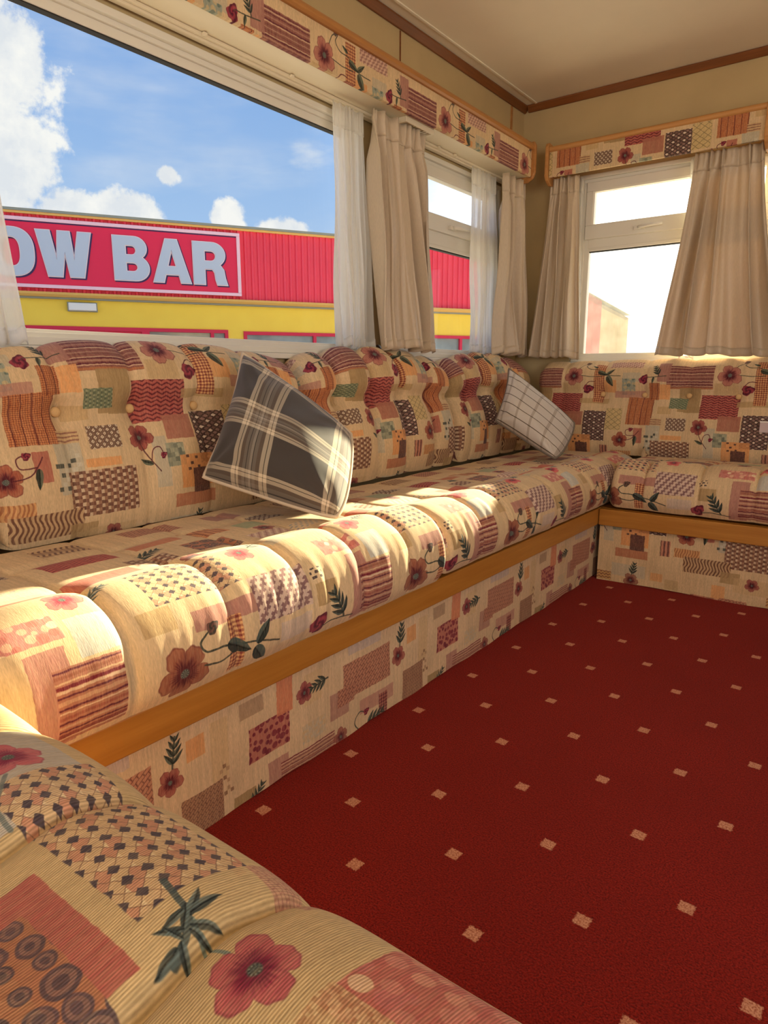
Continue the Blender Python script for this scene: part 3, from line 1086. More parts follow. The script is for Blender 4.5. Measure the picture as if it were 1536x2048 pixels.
def glass_mat(name, veil=0.0, tint=(0.97, 0.98, 0.97, 1)):
    m, nt, out = new_mat(name)
    tr = nt('ShaderNodeBsdfTransparent')
    tr.inputs[0].default_value = tint
    gl = nt('ShaderNodeBsdfGlossy')
    gl.inputs['Roughness'].default_value = 0.0
    fr = nt('ShaderNodeFresnel')
    fr.inputs['IOR'].default_value = 1.3
    ge = nt('ShaderNodeNewGeometry')
    fac = nt.math('MULTIPLY', fr.outputs[0], nt.math('SUBTRACT', 1.0, ge.outputs['Backfacing']))
    mx = nt('ShaderNodeMixShader')
    nt.t.links.new(fac, mx.inputs[0])
    nt.t.links.new(tr.outputs[0], mx.inputs[1])
    nt.t.links.new(gl.outputs[0], mx.inputs[2])
    res = mx.outputs[0]
    if veil:
        tl = nt('ShaderNodeBsdfTranslucent')  # translucent layer added to give the veil of sun glare
        tl.inputs[0].default_value = (1, 0.97, 0.92, 1)
        tc = nt('ShaderNodeTexCoord')
        n = noise(nt, tc.outputs['Object'], 14, 5.0, 0.65)
        m2 = nt('ShaderNodeMixShader')
        nt.put(m2.inputs[0], nt.maprange(n, 0.3, 0.75, veil * 0.7, veil * 1.3))
        nt.t.links.new(res, m2.inputs[1])
        nt.t.links.new(tl.outputs[0], m2.inputs[2])
        res = m2.outputs[0]
    nt.t.links.new(res, out.inputs[0])
    return m


def cloth_mat(name, col, trans, transl_col, rough=0.55, sheer=0.0, sheen=0.2):
    m, nt, out = new_mat(name)
    tc = nt('ShaderNodeTexCoord')
    n = noise(nt, scaled(nt, tc.outputs['Object'], 500, 500, 60), 1.0, 2.0, 0.5)
    c = nt.mix(nt.maprange(n, 0.3, 0.7), tuple(x * 0.93 for x in col[:3]) + (1,), tuple(min(1, x * 1.05) for x in col[:3]) + (1,))
    pb = nt('ShaderNodeBsdfPrincipled')
    nt.put(pb.inputs['Base Color'], c)
    pb.inputs['Roughness'].default_value = rough
    pb.inputs['Specular IOR Level'].default_value = 0.35
    pb.inputs['Sheen Weight'].default_value = sheen
    bp = nt('ShaderNodeBump')
    bp.inputs['Strength'].default_value = 0.12
    bp.inputs['Distance'].default_value = 0.0005
    nt.put(bp.inputs['Height'], n)
    nt.t.links.new(bp.outputs[0], pb.inputs['Normal'])
    tl = nt('ShaderNodeBsdfTranslucent')
    tl.inputs[0].default_value = transl_col
    mx = nt('ShaderNodeMixShader')
    mx.inputs[0].default_value = trans
    nt.t.links.new(pb.outputs[0], mx.inputs[1])
    nt.t.links.new(tl.outputs[0], mx.inputs[2])
    res = mx.outputs[0]
    if sheer:
        tr = nt('ShaderNodeBsdfTransparent')
        tr.inputs[0].default_value = (1, 1, 1, 1)
        m2 = nt('ShaderNodeMixShader')
        lw = nt('ShaderNodeLayerWeight')
        lw.inputs['Blend'].default_value = 0.35
        nt.put(m2.inputs[0], nt.maprange(lw.outputs['Facing'], 0.0, 0.9, sheer, sheer * 0.25))
        nt.t.links.new(res, m2.inputs[1])
        nt.t.links.new(tr.outputs[0], m2.inputs[2])
        res = m2.outputs[0]
    nt.t.links.new(res, out.inputs[0])
    return m


CARPET = carpet_mat()
GLASS = glass_mat('window_glass')
GLASS_VEIL = glass_mat('glare_veiled_window_glass', 0.035)
DRAPE = cloth_mat('beige_satin', S(208, 188, 160), 0.08, S(240, 208, 168), 0.38, 0.0, 0.1)
SHEER = cloth_mat('white_voile', S(246, 243, 236), 0.66, S(255, 253, 248), 0.7, 0.48, 0.0)

# ------------------------------------------------------------------ room shell
XL, XR, YE, YR, ZC = -1.60, 1.42, 3.25, -3.30, 2.055
TH = 0.06


def wall_with_openings(name, axis, inner, outer, a0, a1, z0, z1, openings, mat):
    """axis 0: a wall in the plane x = inner, running along y; axis 1: a wall in the plane y = inner, running along x"""
    mb = MB()

    def bx(p, q, s, t):
        if q - p < 1e-4 or t - s < 1e-4:
            return
        if axis == 0:
            mb.box(inner, outer, p, q, s, t)
        else:
            mb.box(p, q, inner, outer, s, t)
    cur = a0
    for (p, q, s, t) in sorted(openings):
        bx(cur, p, z0, z1)
        bx(p, q, z0, s)
        bx(p, q, t, z1)
        cur = q
    bx(cur, a1, z0, z1)
    return tag(mb.build(name, mat), kind='structure')


W1 = (0.30, 1.98, 0.885, 1.655)
W2 = (2.18, 3.02, 0.885, 1.655)
W3 = (-1.30, -0.47, 0.875, 1.70)
wall_with_openings('wall_left', 0, XL, XL - TH, YR - TH, YE + TH, -0.05, ZC + 0.05, [W1, W2], WALL)
wall_with_openings('wall_back', 1, YE, YE + TH, XL, XR, -0.05, ZC + 0.05, [W3], WALL)
wall_with_openings('wall_right', 0, XR, XR + TH, YR - TH, YE + TH, -0.05, ZC + 0.05, [(-2.4, -0.8, 0.87, 1.69), (-0.1, 1.9, 0.87, 1.69)], WALL)
wall_with_openings('wall_front', 1, YR, YR - TH, XL, XR, -0.05, ZC + 0.05, [(-1.25, 1.05, 0.8, 1.70)], WALL)

fl = MB().box(XL, XR, YR, YE, -0.04, 0.0).build('floor', CARPET)
tag(fl, kind='structure')
ce = MB().box(XL, XR, YR, YE, ZC, ZC + 0.04).build('ceiling', CEIL)
tag(ce, kind='structure')
# cornice strips and the ceiling bead
t1 = MB().prism([(XL + 0.001, ZC - 0.001), (XL + 0.001, ZC - 0.030), (XL + 0.008, ZC - 0.030), (XL + 0.024, ZC - 0.008), (XL + 0.024, ZC - 0.001)], 1, YR, YE - 0.001).build('trim_1', TRIMW, bevel=0.002)
t2 = MB().prism([(YE - 0.001, ZC - 0.001), (YE - 0.001, ZC - 0.030), (YE - 0.008, ZC - 0.030), (YE - 0.024, ZC - 0.008), (YE - 0.024, ZC - 0.001)], 0, XL + 0.024, XR).build('trim_2', TRIMX, bevel=0.002)
t3 = MB().box(-1.535, -1.523, YR, YE - 0.026, ZC - 0.005, ZC - 0.0005).build('trim_3', CEIL, bevel=0.002)
# upright joint strips of the wall boards
t4 = MB().box(XL + 0.0005, XL + 0.003, 2.226, 2.232, 1.83, ZC - 0.032).build('trim_4', TRIMW)
t5 = MB().box(XL + 0.0005, XL + 0.004, 3.106, 3.122, 1.70, ZC - 0.032).build('trim_5', BEECHY)
for t in (t1, t2, t3, t4, t5):
    tag(t, kind='structure')


# ------------------------------------------------------------------ windows
def box_on(mb, axis, plane, out, a0, a1, z0, z1, d0, d1):
    """a box on a wall: d0..d1 is the depth from the wall's inner face outwards (negative: into the room)"""
    if axis == 0:
        mb.box(plane + out * d0, plane + out * d1, a0, a1, z0, z1)
    else:
        mb.box(a0, a1, plane + out * d0, plane + out * d1, z0, z1)


def ring(axis, plane, out, a0, a1, z0, z1, w, d0, d1, mb=None, wb=None, wt=None):
    mb = mb or MB()
    wb = w if wb is None else wb
    wt = w if wt is None else wt
    box_on(mb, axis, plane, out, a0, a1, z0, z0 + wb, d0, d1)
    box_on(mb, axis, plane, out, a0, a1, z1 - wt, z1, d0, d1)
    box_on(mb, axis, plane, out, a0, a0 + w, z0 + wb, z1 - wt, d0, d1)
    box_on(mb, axis, plane, out, a1 - w, a1, z0 + wb, z1 - wt, d0, d1)
    return mb


def handle(parent, axis, plane, out, a, z, flip=1):
    base = MB()
    box_on(base, axis, plane, out, a - 0.022, a + 0.022, z - 0.007, z + 0.009, -0.016, 0.0)
    h = base.build('handle', PVC, parent, bevel=0.003)
    arm = MB()
    def pt(da, dz, d):
        return (plane + out * d, a + da, z + dz) if axis == 0 else (a + da, plane + out * d, z + dz)
    arm.tube([pt(0, 0.002, -0.014), pt(0.012 * flip, 0.002, -0.026), pt(0.05 * flip, 0.003, -0.030), pt(0.105 * flip, 0.004, -0.030)],
             [0.007, 0.008, 0.007, 0.006], 10)
    arm.build('lever', PVC, h, smooth=True)


def window(name, axis, plane, out, op, vent=None, glass=GLASS, handle_at=None, flip=1):
    a0, a1, z0, z1 = op
    root = empty(name, (0, 0, 0))
    tag(root, kind='structure')
    # outer frame, stepped in three profiles
    ring(axis, plane, out, a0 - 0.004, a1 + 0.004, z0 - 0.004, z1 + 0.004, 0.018, -0.008, 0.05).build('frame', PVC, root, bevel=0.002)
    ring(axis, plane, out, a0 + 0.013, a1 - 0.013, z0 + 0.013, z1 - 0.013, 0.014, 0.006, 0.048).build('bead', PVC, root, bevel=0.002)
    g0, g1 = z0 + 0.029, z1 - 0.046
    sash = ring(axis, plane, out, a0 + 0.026, a1 - 0.026, z0 + 0.024, z1 - 0.026, 0.024, 0.014, 0.044, wb=0.010)
    if vent:
        zt0, zt1 = vent        # the transom band
        box_on(sash, axis, plane, out, a0 + 0.045, a1 - 0.045, zt0, zt1, 0.012, 0.044)
        sash.build('sash', PVC, root, bevel=0.002)
        v = ring(axis, plane, out, a0 + 0.030, a1 - 0.030, zt1 - 0.060, z1 - 0.028, 0.034, -0.002, 0.03, wb=0.060, wt=0.040)
        v.build('vent_sash', PVC, root, bevel=0.003)
        ring(axis, plane, out, a0 + 0.060, a1 - 0.060, zt1 - 0.004, z1 - 0.064, 0.008, 0.0, 0.03).build('bead', PVC, root, bevel=0.002)
        box_ = MB()
        box_on(box_, axis, plane, out, a0 + 0.052, a1 - 0.052, zt0 - 0.012, zt0 + 0.002, 0.008, 0.036)
        box_.build('bead', PVC, root, bevel=0.002)
        gk = MB()
        box_on(gk, axis, plane, out, a0 + 0.05, a1 - 0.05, zt0 - 0.0165, zt0 - 0.012, 0.016, 0.034)
        gk.build('gasket', GASKET, root)
        p = MB()
        box_on(p, axis, plane, out, a0 + 0.04, a1 - 0.04, z0 + 0.026, zt0 + 0.01, 0.030, 0.034)
        p.build('pane', glass, root)
        p = MB()
        box_on(p, axis, plane, out, a0 + 0.055, a1 - 0.055, zt1 - 0.008, z1 - 0.056, 0.014, 0.018)
        p.build('pane', glass, root)
        if handle_at is not None:
            handle(root, axis, plane, out, handle_at, zt1 - 0.036, flip)
    else:
        sash.build('sash', PVC, root, bevel=0.002)
        gk = MB()
        box_on(gk, axis, plane, out, a0 + 0.046, a1 - 0.046, z1 - 0.053, z1 - 0.048, 0.016, 0.036)
        gk.build('gasket', GASKET, root)
        p = MB()
        box_on(p, axis, plane, out, a0 + 0.04, a1 - 0.04, z0 + 0.026, z1 - 0.040, 0.030, 0.034)
        p.build('pane', glass, root)
    # inner sill board
    s = MB()
    box_on(s, axis, plane, out, a0 - 0.02, a1 + 0.02, z0 - 0.022, z0 - 0.005, -0.025, 0.02)
    s.build('sill', PVC, root, bevel=0.003)
    return root


window('window_1', 0, XL, -1, W1)
window('window_2', 0, XL, -1, W2, vent=(1.335, 1.447), handle_at=2.60)
window('window_3', 1, YE, 1, W3, vent=(1.385, 1.485), glass=GLASS_VEIL, handle_at=-1.02)

# ------------------------------------------------------------------ cushions
def smooth_loop(ctrl, n):
    """Catmull-Rom through the control points, resampled evenly"""
    P = np.array(ctrl, float)
    m = len(P)
    t = np.linspace(0, m - 1, 40 * m)
    i = np.clip(t.astype(int), 0, m - 2)
    f = (t - i)[:, None]
    p0, p1, p2, p3 = P[np.clip(i - 1, 0, m - 1)], P[i], P[i + 1], P[np.clip(i + 2, 0, m - 1)]
    Q = 0.5 * (2 * p1 + (-p0 + p2) * f + (2 * p0 - 5 * p1 + 4 * p2 - p3) * f ** 2 + (-p0 + 3 * p1 - 3 * p2 + p3) * f ** 3)
    L = np.concatenate([[0], np.cumsum(np.hypot(*np.diff(Q, axis=0).T))])
    s = np.linspace(0, L[-1], n)
    return np.stack([np.interp(s, L, Q[:, 0]), np.interp(s, L, Q[:, 1])], 1), s


def prof_normals(Q):
    T = np.gradient(Q, axis=0)
    T /= np.linalg.norm(T, axis=1)[:, None] + 1e-12
    return np.stack([T[:, 1], -T[:, 0]], 1)


def cushion(name, ctrl, t0, t1, place, mat, u_off, v_off, tuft, nt_=150, ns=170, end_r=0.035, v_scale=1.0, warp=None, u_sign=1.0, close=None):
    """a soft slab: a profile (d, z) swept along t, its skin lifted by tuft(t, s, q) along the normal; `place` maps (d, t, z) to the world.
    ctrl starts at the visible lower edge and runs over the visible side to the back; close: the points that bring it back"""
    Q, s = smooth_loop(ctrl, ns)
    n = prof_normals(Q)
    B_, s2 = smooth_loop(close, 24)
    Qa = np.concatenate([Q, B_[1:]])
    na = np.concatenate([n, prof_normals(B_)[1:]])
    sa = np.concatenate([s, s[-1] + s2[1:]])
    vis = np.concatenate([np.ones(ns), np.zeros(len(B_) - 1)])
    cen = Qa.mean(0)
    T = t0 + (t1 - t0) * (0.5 - 0.5 * np.cos(np.linspace(0, math.pi, nt_))) * 0.35 + (t1 - t0) * np.linspace(0, 1, nt_) * 0.65
    dend = np.minimum(T - t0, t1 - T)
    ins = np.where(dend < end_r, end_r - np.sqrt(np.clip(end_r ** 2 - (end_r - dend) ** 2, 0, None)), 0)
    TT, SS = np.meshgrid(T, sa, indexing='ij')
    disp = tuft(TT, SS, np.broadcast_to(Qa[None], TT.shape + (2,))) * vis[None, :]
    co = Qa[None] + na[None] * (disp - ins[:, None])[..., None]
    if warp is not None:
        co = warp(co, TT)
    dd, zz = co[..., 0], co[..., 1]
    W = place(dd, TT, zz)
    V = W.reshape(-1, 3)
    F_ = grid_faces(len(T), len(sa))
    m = len(sa)
    capA = tuple(range(m - 1))
    capB = tuple((len(T) - 1) * m + k for k in range(m - 1))[::-1]
    uv = np.stack([u_sign * TT + u_off, (SS * v_scale + v_off)], -1).reshape(-1, 2)
    faces = [tuple(f) for f in F_.tolist()] + [capA, capB]
    o = mesh_obj(name, V, faces, mat, None, True, uv)
    import bmesh
    bm = bmesh.new()
    bm.from_mesh(o.data)
    bmesh.ops.recalc_face_normals(bm, faces=bm.faces)
    bm.to_mesh(o.data)
    bm.free()
    return o


def channels(ts, power=3.0):
    """bulge 0..1 between grooves, and the distance to the nearest groove"""
    ts = np.array(sorted(ts), float)

    def f(T):
        k = np.clip(np.searchsorted(ts, T) - 1, 0, len(ts) - 2)
        a, b = ts[k], ts[k + 1]
        x = np.clip((T - a) / (b - a), 0, 1)
        return 1 - np.abs(2 * x - 1) ** power, np.minimum(np.abs(T - a), np.abs(b - T))
    return f


def wrinkle(T, S_, seed, amp):
    r = np.random.RandomState(seed)
    out = np.zeros_like(T)
    for k in range(7):
        a, b, p = r.uniform(8, 40), r.uniform(-14, 14), r.uniform(0, 6.3)
        out += np.sin(a * T + b * S_ + p) / 7
    return amp * out


def seat_tuft(ts, v_dim, amp=0.020, fade=0.17, seed=1, fold=0.0):
    ch = channels(ts, 5.0)

    def f(T, S_, Q):
        b, g = ch(T)
        a = amp * np.clip(S_ / fade, 0.25, 1.0) * np.where(S_ > v_dim, np.clip(1 - (S_ - v_dim) / 0.30, 0.35, 1), 1)
        d = a * (b - 0.6)
        d -= 0.010 * np.exp(-(g / 0.0055) ** 2) * np.clip(S_ / 0.1, 0, 1) * np.clip((v_dim + 0.03 - S_) / 0.05 + 0.4, 0.25, 1)
        # the row of ties across the seat
        d -= 0.004 * np.exp(-((S_ - v_dim) / 0.02) ** 2) * (1 - 0.55 * b)
        d -= 0.010 * np.exp(-((S_ - v_dim) ** 2 + g ** 2) / 0.022 ** 2)
        d -= 0.006 * np.exp(-((S_ - v_dim - 0.2) / 0.02) ** 2) * (1 - 0.3 * b)
        # small puckers hanging over the front from each groove
        if fold:
            pk = np.sin(T * 2 * math.pi / 0.031 + 3.5 * np.sin(T * 9) + 6 * S_) * 0.5 + np.sin(T * 2 * math.pi / 0.053 + 1.3 + 2 * np.sin(T * 13)) * 0.5
            pk = pk * (0.55 + 0.45 * np.sin(T * 7.3 + 1.0))
            d += fold * pk * np.exp(-((S_ - 0.10) / 0.06) ** 2)
        return d + wrinkle(T, S_, seed, 0.0025)
    return f


# ---- left bench: seats along the long wall. d is the distance from the wall, z the height
def place_left(d, t, z):
    return np.stack([XL + d, t, z], -1)


def place_end(d, t, z):
    return np.stack([t, YE - d, z], -1)


def place_near(d, t, z):
    return np.stack([t, -0.40 + d, z], -1)


def seat_ctrl(D, zb=0.304, zt=0.478, sag=0.018, r=0.075, back=0.175):
    return [(D - 0.022, zb), (D - 0.004, zb + 0.03), (D, zb + 0.07), (D - 0.012, zt - 0.062), (D - 0.040, zt - 0.026), (D - 0.080, zt - 0.006),
            (D - 0.12, zt + 0.002), (D - 0.20, zt - 0.010), (D - 0.32, zt - sag * 0.6), (D - 0.45, zt - sag), (back + 0.02, zt - sag - 0.004), (back, zt - sag - 0.03)]


def seat_close(D, zb=0.304, zt=0.478, sag=0.018, back=0.175):
    return [(back, zt - sag - 0.03), (back, zb), (D * 0.55, zb), (D - 0.022, zb)]


GL1 = [-0.30, -0.05, 0.155, 0.345, 0.535, 0.735, 0.912, 1.09, 1.268, 1.435]
seat1 = cushion('seat_cushion', seat_ctrl(0.737, zt=0.484), -0.30, 1.430, place_left, FAB_B, -0.62, -0.01,
                seat_tuft(GL1, 0.315, 0.0105, seed=3, fold=0.0036), nt_=300, close=seat_close(0.737, zt=0.484))
tag(seat1, 'long patchwork seat cushion along the wall under the big window, sunlit along its front', 'seat cushion', 'patchwork seat cushions of the benches')
GL2 = [1.445, 1.64, 1.807, 1.985, 2.15, 2.32, 2.47, 2.62, 2.85, 3.08]
seat2 = cushion('seat_cushion', seat_ctrl(0.722, zt=0.472), 1.438, 3.085, place_left, FAB_B, -1.81, -0.01,
                seat_tuft(GL2, 0.315, 0.0095, seed=5, fold=0.0028), nt_=260, close=seat_close(0.722, zt=0.472))
tag(seat2, 'patchwork seat cushion running into the corner, under the small checked cushion', 'seat cushion', 'patchwork seat cushions of the benches')
GE = [-0.872, -0.745, -0.548, -0.365, -0.17, 0.02, 0.2, 0.40]
seat3 = cushion('seat_cushion', seat_ctrl(0.632, zt=0.480, back=0.170), -0.872, 0.30, place_end, FAB_B, 0.865, -0.005,
                seat_tuft(GE, 0.30, 0.010, seed=8), nt_=220, close=seat_close(0.632, zt=0.480, back=0.170))
tag(seat3, 'patchwork seat cushion under the end wall window, poppy at its corner end', 'seat cushion', 'patchwork seat cushions of the benches')
GN = [-0.860, -0.708, -0.504, -0.310, -0.075, 0.08, 0.27]
seat4 = cushion('seat_cushion', seat_ctrl(0.748, zt=0.470, sag=0.006, back=0.10), -0.860, 0.26, place_near, FAB_N, 0.012, 0.02,
                seat_tuft(GN, 0.50, 0.011, seed=12), nt_=420, ns=330, close=seat_close(0.748, zt=0.470, sag=0.006, back=0.10), u_sign=-1.0)
tag(seat4, 'large close patchwork seat cushion with big poppy and woven lattice motif, facing the others', 'seat cushion', 'patchwork seat cushions of the benches')


# ---- backrests
def back_ctrl(n0, lean, zt, mid=0.72, d0=0.0):
    return [(n0, 0.456), (n0 + 0.012, 0.50), (n0 + 0.014, 0.56), (n0 + 0.004, 0.63), (n0 - lean * 0.5 - 0.006, mid), (n0 - lean * 0.6 + 0.004, mid + 0.07),
            (n0 - lean * 0.75 - 0.006, mid + 0.12), (n0 - lean - 0.030, zt - 0.018), (n0 - lean - 0.065, zt), (n0 - lean - 0.100, zt - 0.012)]


def back_close(n0, lean, zt):
    q = n0 - lean - 0.100
    return [(q, zt - 0.012), (q - 0.008, zt - 0.05), (max(0.012, q - 0.012), 0.62), (max(0.012, q - 0.01), 0.454), (n0 * 0.6, 0.454), (n0, 0.456)]


def back_tuft(ts, buttons, zb, amp, dim=0.016, seed=1, crease=0.004):
    ch = channels(ts)

    def f(T, S_, Q):
        b, g = ch(T)
        z = Q[..., 1]
        d = amp * (b - 0.5) * np.clip((z - 0.45) / 0.12, 0.3, 1)
        d -= crease * np.exp(-(g / 0.006) ** 2)
        d -= amp * 0.6 * np.exp(-((z - zb) / 0.035) ** 2) * (1 - 0.4 * b)
        for t in buttons:
            d -= dim * np.exp(-((T - t) ** 2 + (z - zb) ** 2) / 0.028 ** 2) * (z > 0)
        return d + wrinkle(T, S_, seed, 0.002)
    return f


def crest(t0, t1, zt, drop, zlo=0.70):
    def w(co, T):
        x = np.abs(2 * (T - t0) / (t1 - t0) - 1)
        h = drop * x ** 2.6
        z = co[..., 1]
        co = co.copy()
        co[..., 1] = z - h * np.clip((z - zlo) / (zt - zlo), 0, 1)
        return co
    return w


def add_buttons(o, place, ctrl_fn, buttons, zb, inset, r=0.0115):
    Q, s = smooth_loop(ctrl_fn, 300)
    k = np.argmin(np.abs(Q[:200, 1] - zb))
    d = Q[k, 0] - inset
    for t in buttons:
        c = place(np.array(d), np.array(t), np.array(zb))
        ax = place(np.array(d + 0.01), np.array(t), np.array(zb)) - c
        ax = ax / np.linalg.norm(ax)
        u = np.cross(ax, (0, 0, 1.0))
        u /= np.linalg.norm(u)
        w = np.cross(u, ax)
        vs, fs = [], []
        rings = [(1.0, -0.004), (1.0, 0.001), (0.86, 0.0038), (0.5, 0.0058), (0.15, 0.0064)]
        n = 16
        for (rr, hh) in rings:
            for q in range(n):
                th = 2 * math.pi * q / n
                vs.append(c + r * rr * (math.cos(th) * u + math.sin(th) * w) + ax * hh)
        for a in range(len(rings) - 1):
            for q in range(n):
                fs.append((a * n + q, a * n + (q + 1) % n, (a + 1) * n + (q + 1) % n, (a + 1) * n + q))
        fs.append(tuple((len(rings) - 1) * n + q for q in range(n)))
        fs.append(tuple(range(n))[::-1])
        mesh_obj('button', vs, fs, BUTTON, o, True)


GRP_B = 'buttoned patchwork backrests'
BK = [  # t0, t1, grooves, buttons, u offset, amp, drop, label
    (-0.30, 0.598, [-0.30, 0.0, 0.3, 0.598], [0.0, 0.3], -0.35, 0.012, 0.040, 'buttoned patchwork backrest at the near end of the big window'),
    (0.608, 1.542, [0.608, 0.775, 0.958, 1.146, 1.34, 1.542], [0.775, 0.958, 1.146, 1.34], -1.052, 0.010, 0.045, 'buttoned patchwork backrest with zigzag patch behind the dark plaid cushion'),
    (1.550, 2.400, [1.550, 1.705, 1.886, 2.056, 2.244, 2.400], [1.705, 1.886, 2.056, 2.244], -1.935, 0.036, 0.050, 'buttoned patchwork backrest under the pillar curtain, deep upright channels'),
    (2.408, 3.155, [2.408, 2.52, 2.66, 2.81, 2.96, 3.155], [2.52, 2.66, 2.81, 2.96], -2.566, 0.032, 0.050, 'buttoned patchwork backrest in the corner behind the checked cushion')]
for (t0, t1, g, bt, uo, amp, drop, lab) in BK:
    c = back_ctrl(0.160, 0.036, 0.893)
    o = cushion('backrest_cushion', c, t0, t1, place_left, FAB_A, uo, -0.005, back_tuft(g, bt, 0.735, amp, seed=int(t0 * 10) + 20, crease=0.004 + 0.34 * max(0, amp - 0.012)), nt_=190, ns=130,
                end_r=0.045, warp=crest(t0, t1, 0.893, drop), close=back_close(0.160, 0.036, 0.893))
    tag(o, lab, 'backrest', GRP_B)
    add_buttons(o, place_left, c, bt, 0.735, 0.012 + amp * 0.9)
c = back_ctrl(0.155, 0.036, 0.876, mid=0.715)
gE = [-1.40, -1.28, -1.094, -0.908, -0.723, -0.533, -0.35, -0.16, 0.05, 0.28]
bE = gE[2:-1]
o = cushion('backrest_cushion', c, -1.415, 0.28, place_end, FAB_A, 1.23, 0.072, back_tuft(gE, bE, 0.722, 0.007, dim=0.012, seed=41, crease=0.002), nt_=260, ns=130,
            end_r=0.035, warp=crest(-1.415, 0.28, 0.876, 0.012), close=back_close(0.155, 0.036, 0.876))
tag(o, 'long flat buttoned patchwork backrest below the end wall window', 'backrest', GRP_B)
add_buttons(o, place_end, c, bE, 0.722, 0.012)
TAGM = simple('pale_tag_cloth', S(206, 184, 180), 0.8)
TAGW = simple('white_tag_cloth', S(246, 240, 226), 0.8)
tg = MB().box(-0.437, -0.40, YE - 0.178, YE - 0.172, 0.586, 0.625).build('tag', TAGM, o, bevel=0.001)
tg['label'] = 'pale tag with a white upper edge'
MB().box(-0.437, -0.40, YE - 0.180, YE - 0.1785, 0.6255, 0.631).build('tag_edge', TAGW, tg)

# ------------------------------------------------------------------ bench bases
def bench_base(label, axis, face, back_, a0, a1, pm, rm, uvf, sgn):
    """axis 0: runs along y with its front in the plane x = face"""
    loc = (face, (a0 + a1) / 2, 0) if axis == 0 else ((a0 + a1) / 2, face, 0)
    root = empty('bench_base', (0, 0, 0))
    tag(root, label, 'bench base', 'fabric covered bench bases with wooden rails')
    # cloth panel: a thin board with a slightly wavy lower hem
    nu, nv = int((a1 - a0) / 0.02) + 2, 14
    A_ = np.linspace(a0, a1, nu)
    Z_ = np.linspace(0.0, 0.262, nv)
    AA, ZZ = np.meshgrid(A_, Z_, indexing='ij')
    off = 0.0015 * np.sin(AA * 21) * np.sin(ZZ * 30) + 0.001 * np.sin(AA * 47 + ZZ * 12)
    hem = 0.004 * (0.5 + 0.5 * np.sin(AA * 17 + np.sin(AA * 5))) * np.clip(1 - ZZ / 0.03, 0, 1)
    dz = ZZ + hem
    def place(o_):
        f = face + sgn * (off + o_)
        return np.stack([f, AA, dz], -1) if axis == 0 else np.stack([AA, f, dz], -1)
    front = place(0.0).reshape(-1, 3)
    backv = place(-0.012).reshape(-1, 3)
    fs = grid_faces(nu, nv).tolist()
    k = nu * nv
    fs2 = [[q + k for q in f[::-1]] for f in fs]
    rim = [i * nv for i in range(nu)] + [(nu - 1) * nv + j for j in range(1, nv)] + [i * nv + nv - 1 for i in range(nu - 2, -1, -1)] + [j for j in range(nv - 2, 0, -1)]
    side = [[rim[i], rim[(i + 1) % len(rim)], rim[(i + 1) % len(rim)] + k, rim[i] + k] for i in range(len(rim))]
    uv = np.stack([uvf[0] * AA + uvf[1], ZZ + uvf[2]], -1).reshape(-1, 2)
    pn = mesh_obj('panel', np.concatenate([front, backv]), fs + fs2 + side, pm, root, True, np.concatenate([uv, uv]))
    md = pn.modifiers.new('edge', 'EDGE_SPLIT')
    md.split_angle = math.radians(50)
    rail = MB()
    if axis == 0:
        rail.box(face - sgn * 0.008, face + sgn * 0.020, a0, a1, 0.228, 0.293)
    else:
        rail.box(a0, a1, face - sgn * 0.008, face + sgn * 0.020, 0.228, 0.293)
    rail.build('rail', rm, root, bevel=0.003)
    top = MB()
    if axis == 0:
        top.box(back_, face - sgn * 0.009, a0, a1, 0.27, 0.293)
    else:
        top.box(a0, a1, back_, face - sgn * 0.009, 0.27, 0.293)
    top.build('slat_board', rm, root)
    return root


bench_base('long bench base along the big window, patchwork front panel under an oak rail', 0, -0.925, XL + 0.004, -0.42, YE - 0.004, FAB_F, OAKY, (1.0, 0.0, 0.0), 1)
bench_base('bench base below the end wall window, oak rail above its patchwork panel', 1, 2.642, YE - 0.004, -0.902, 0.30, FAB_A, OAKX, (1.0, 0.815, -0.08), -1)
bench_base('near bench base hidden below the closest seat cushion', 1, 0.325, -0.40, -0.902, 0.26, FAB_A, OAKX, (-1.0, 0.0, -0.05), 1)


# ------------------------------------------------------------------ scatter cushions
def tartan(name, stops_u, per_u, stops_v, per_v, off=(0, 0), rough=0.9, overlay=0.5):
    m, nt, out = new_mat(name)
    uvn = nt('ShaderNodeUVMap')
    uvn.uv_map = 'uv'
    sp = nt('ShaderNodeSeparateXYZ')
    nt.put(sp.inputs[0], uvn.outputs[0])
    fu = nt.math('FRACT', nt.math('ADD', nt.math('DIVIDE', sp.outputs[0], per_u), off[0]))
    fv = nt.math('FRACT', nt.math('ADD', nt.math('DIVIDE', sp.outputs[1], per_v), off[1]))
    cu = nt.ramp(fu, stops_u, 'CONSTANT')
    cv = nt.ramp(fv, stops_v, 'CONSTANT')
    if overlay == 'multiply':
        col = nt.mix(1.0, cu, cv, 'MULTIPLY')
    else:
        col = nt.mix(overlay, cu, cv)
    w = noise(nt, scaled(nt, uvn.outputs[0], 420, 420, 1), 1.0, 3.0, 0.6, '2D')
    col = nt.mix(0.7, col, nt.mix(nt.maprange(w, 0.3, 0.7), (0.78, 0.78, 0.78, 1), (1.16, 1.16, 1.16, 1)), 'MULTIPLY')
    b = bsdf(nt, out, col, rough, w, 0.3, 0.001, 0.1)
    b.inputs['Sheen Weight'].default_value = 0.3
    return m


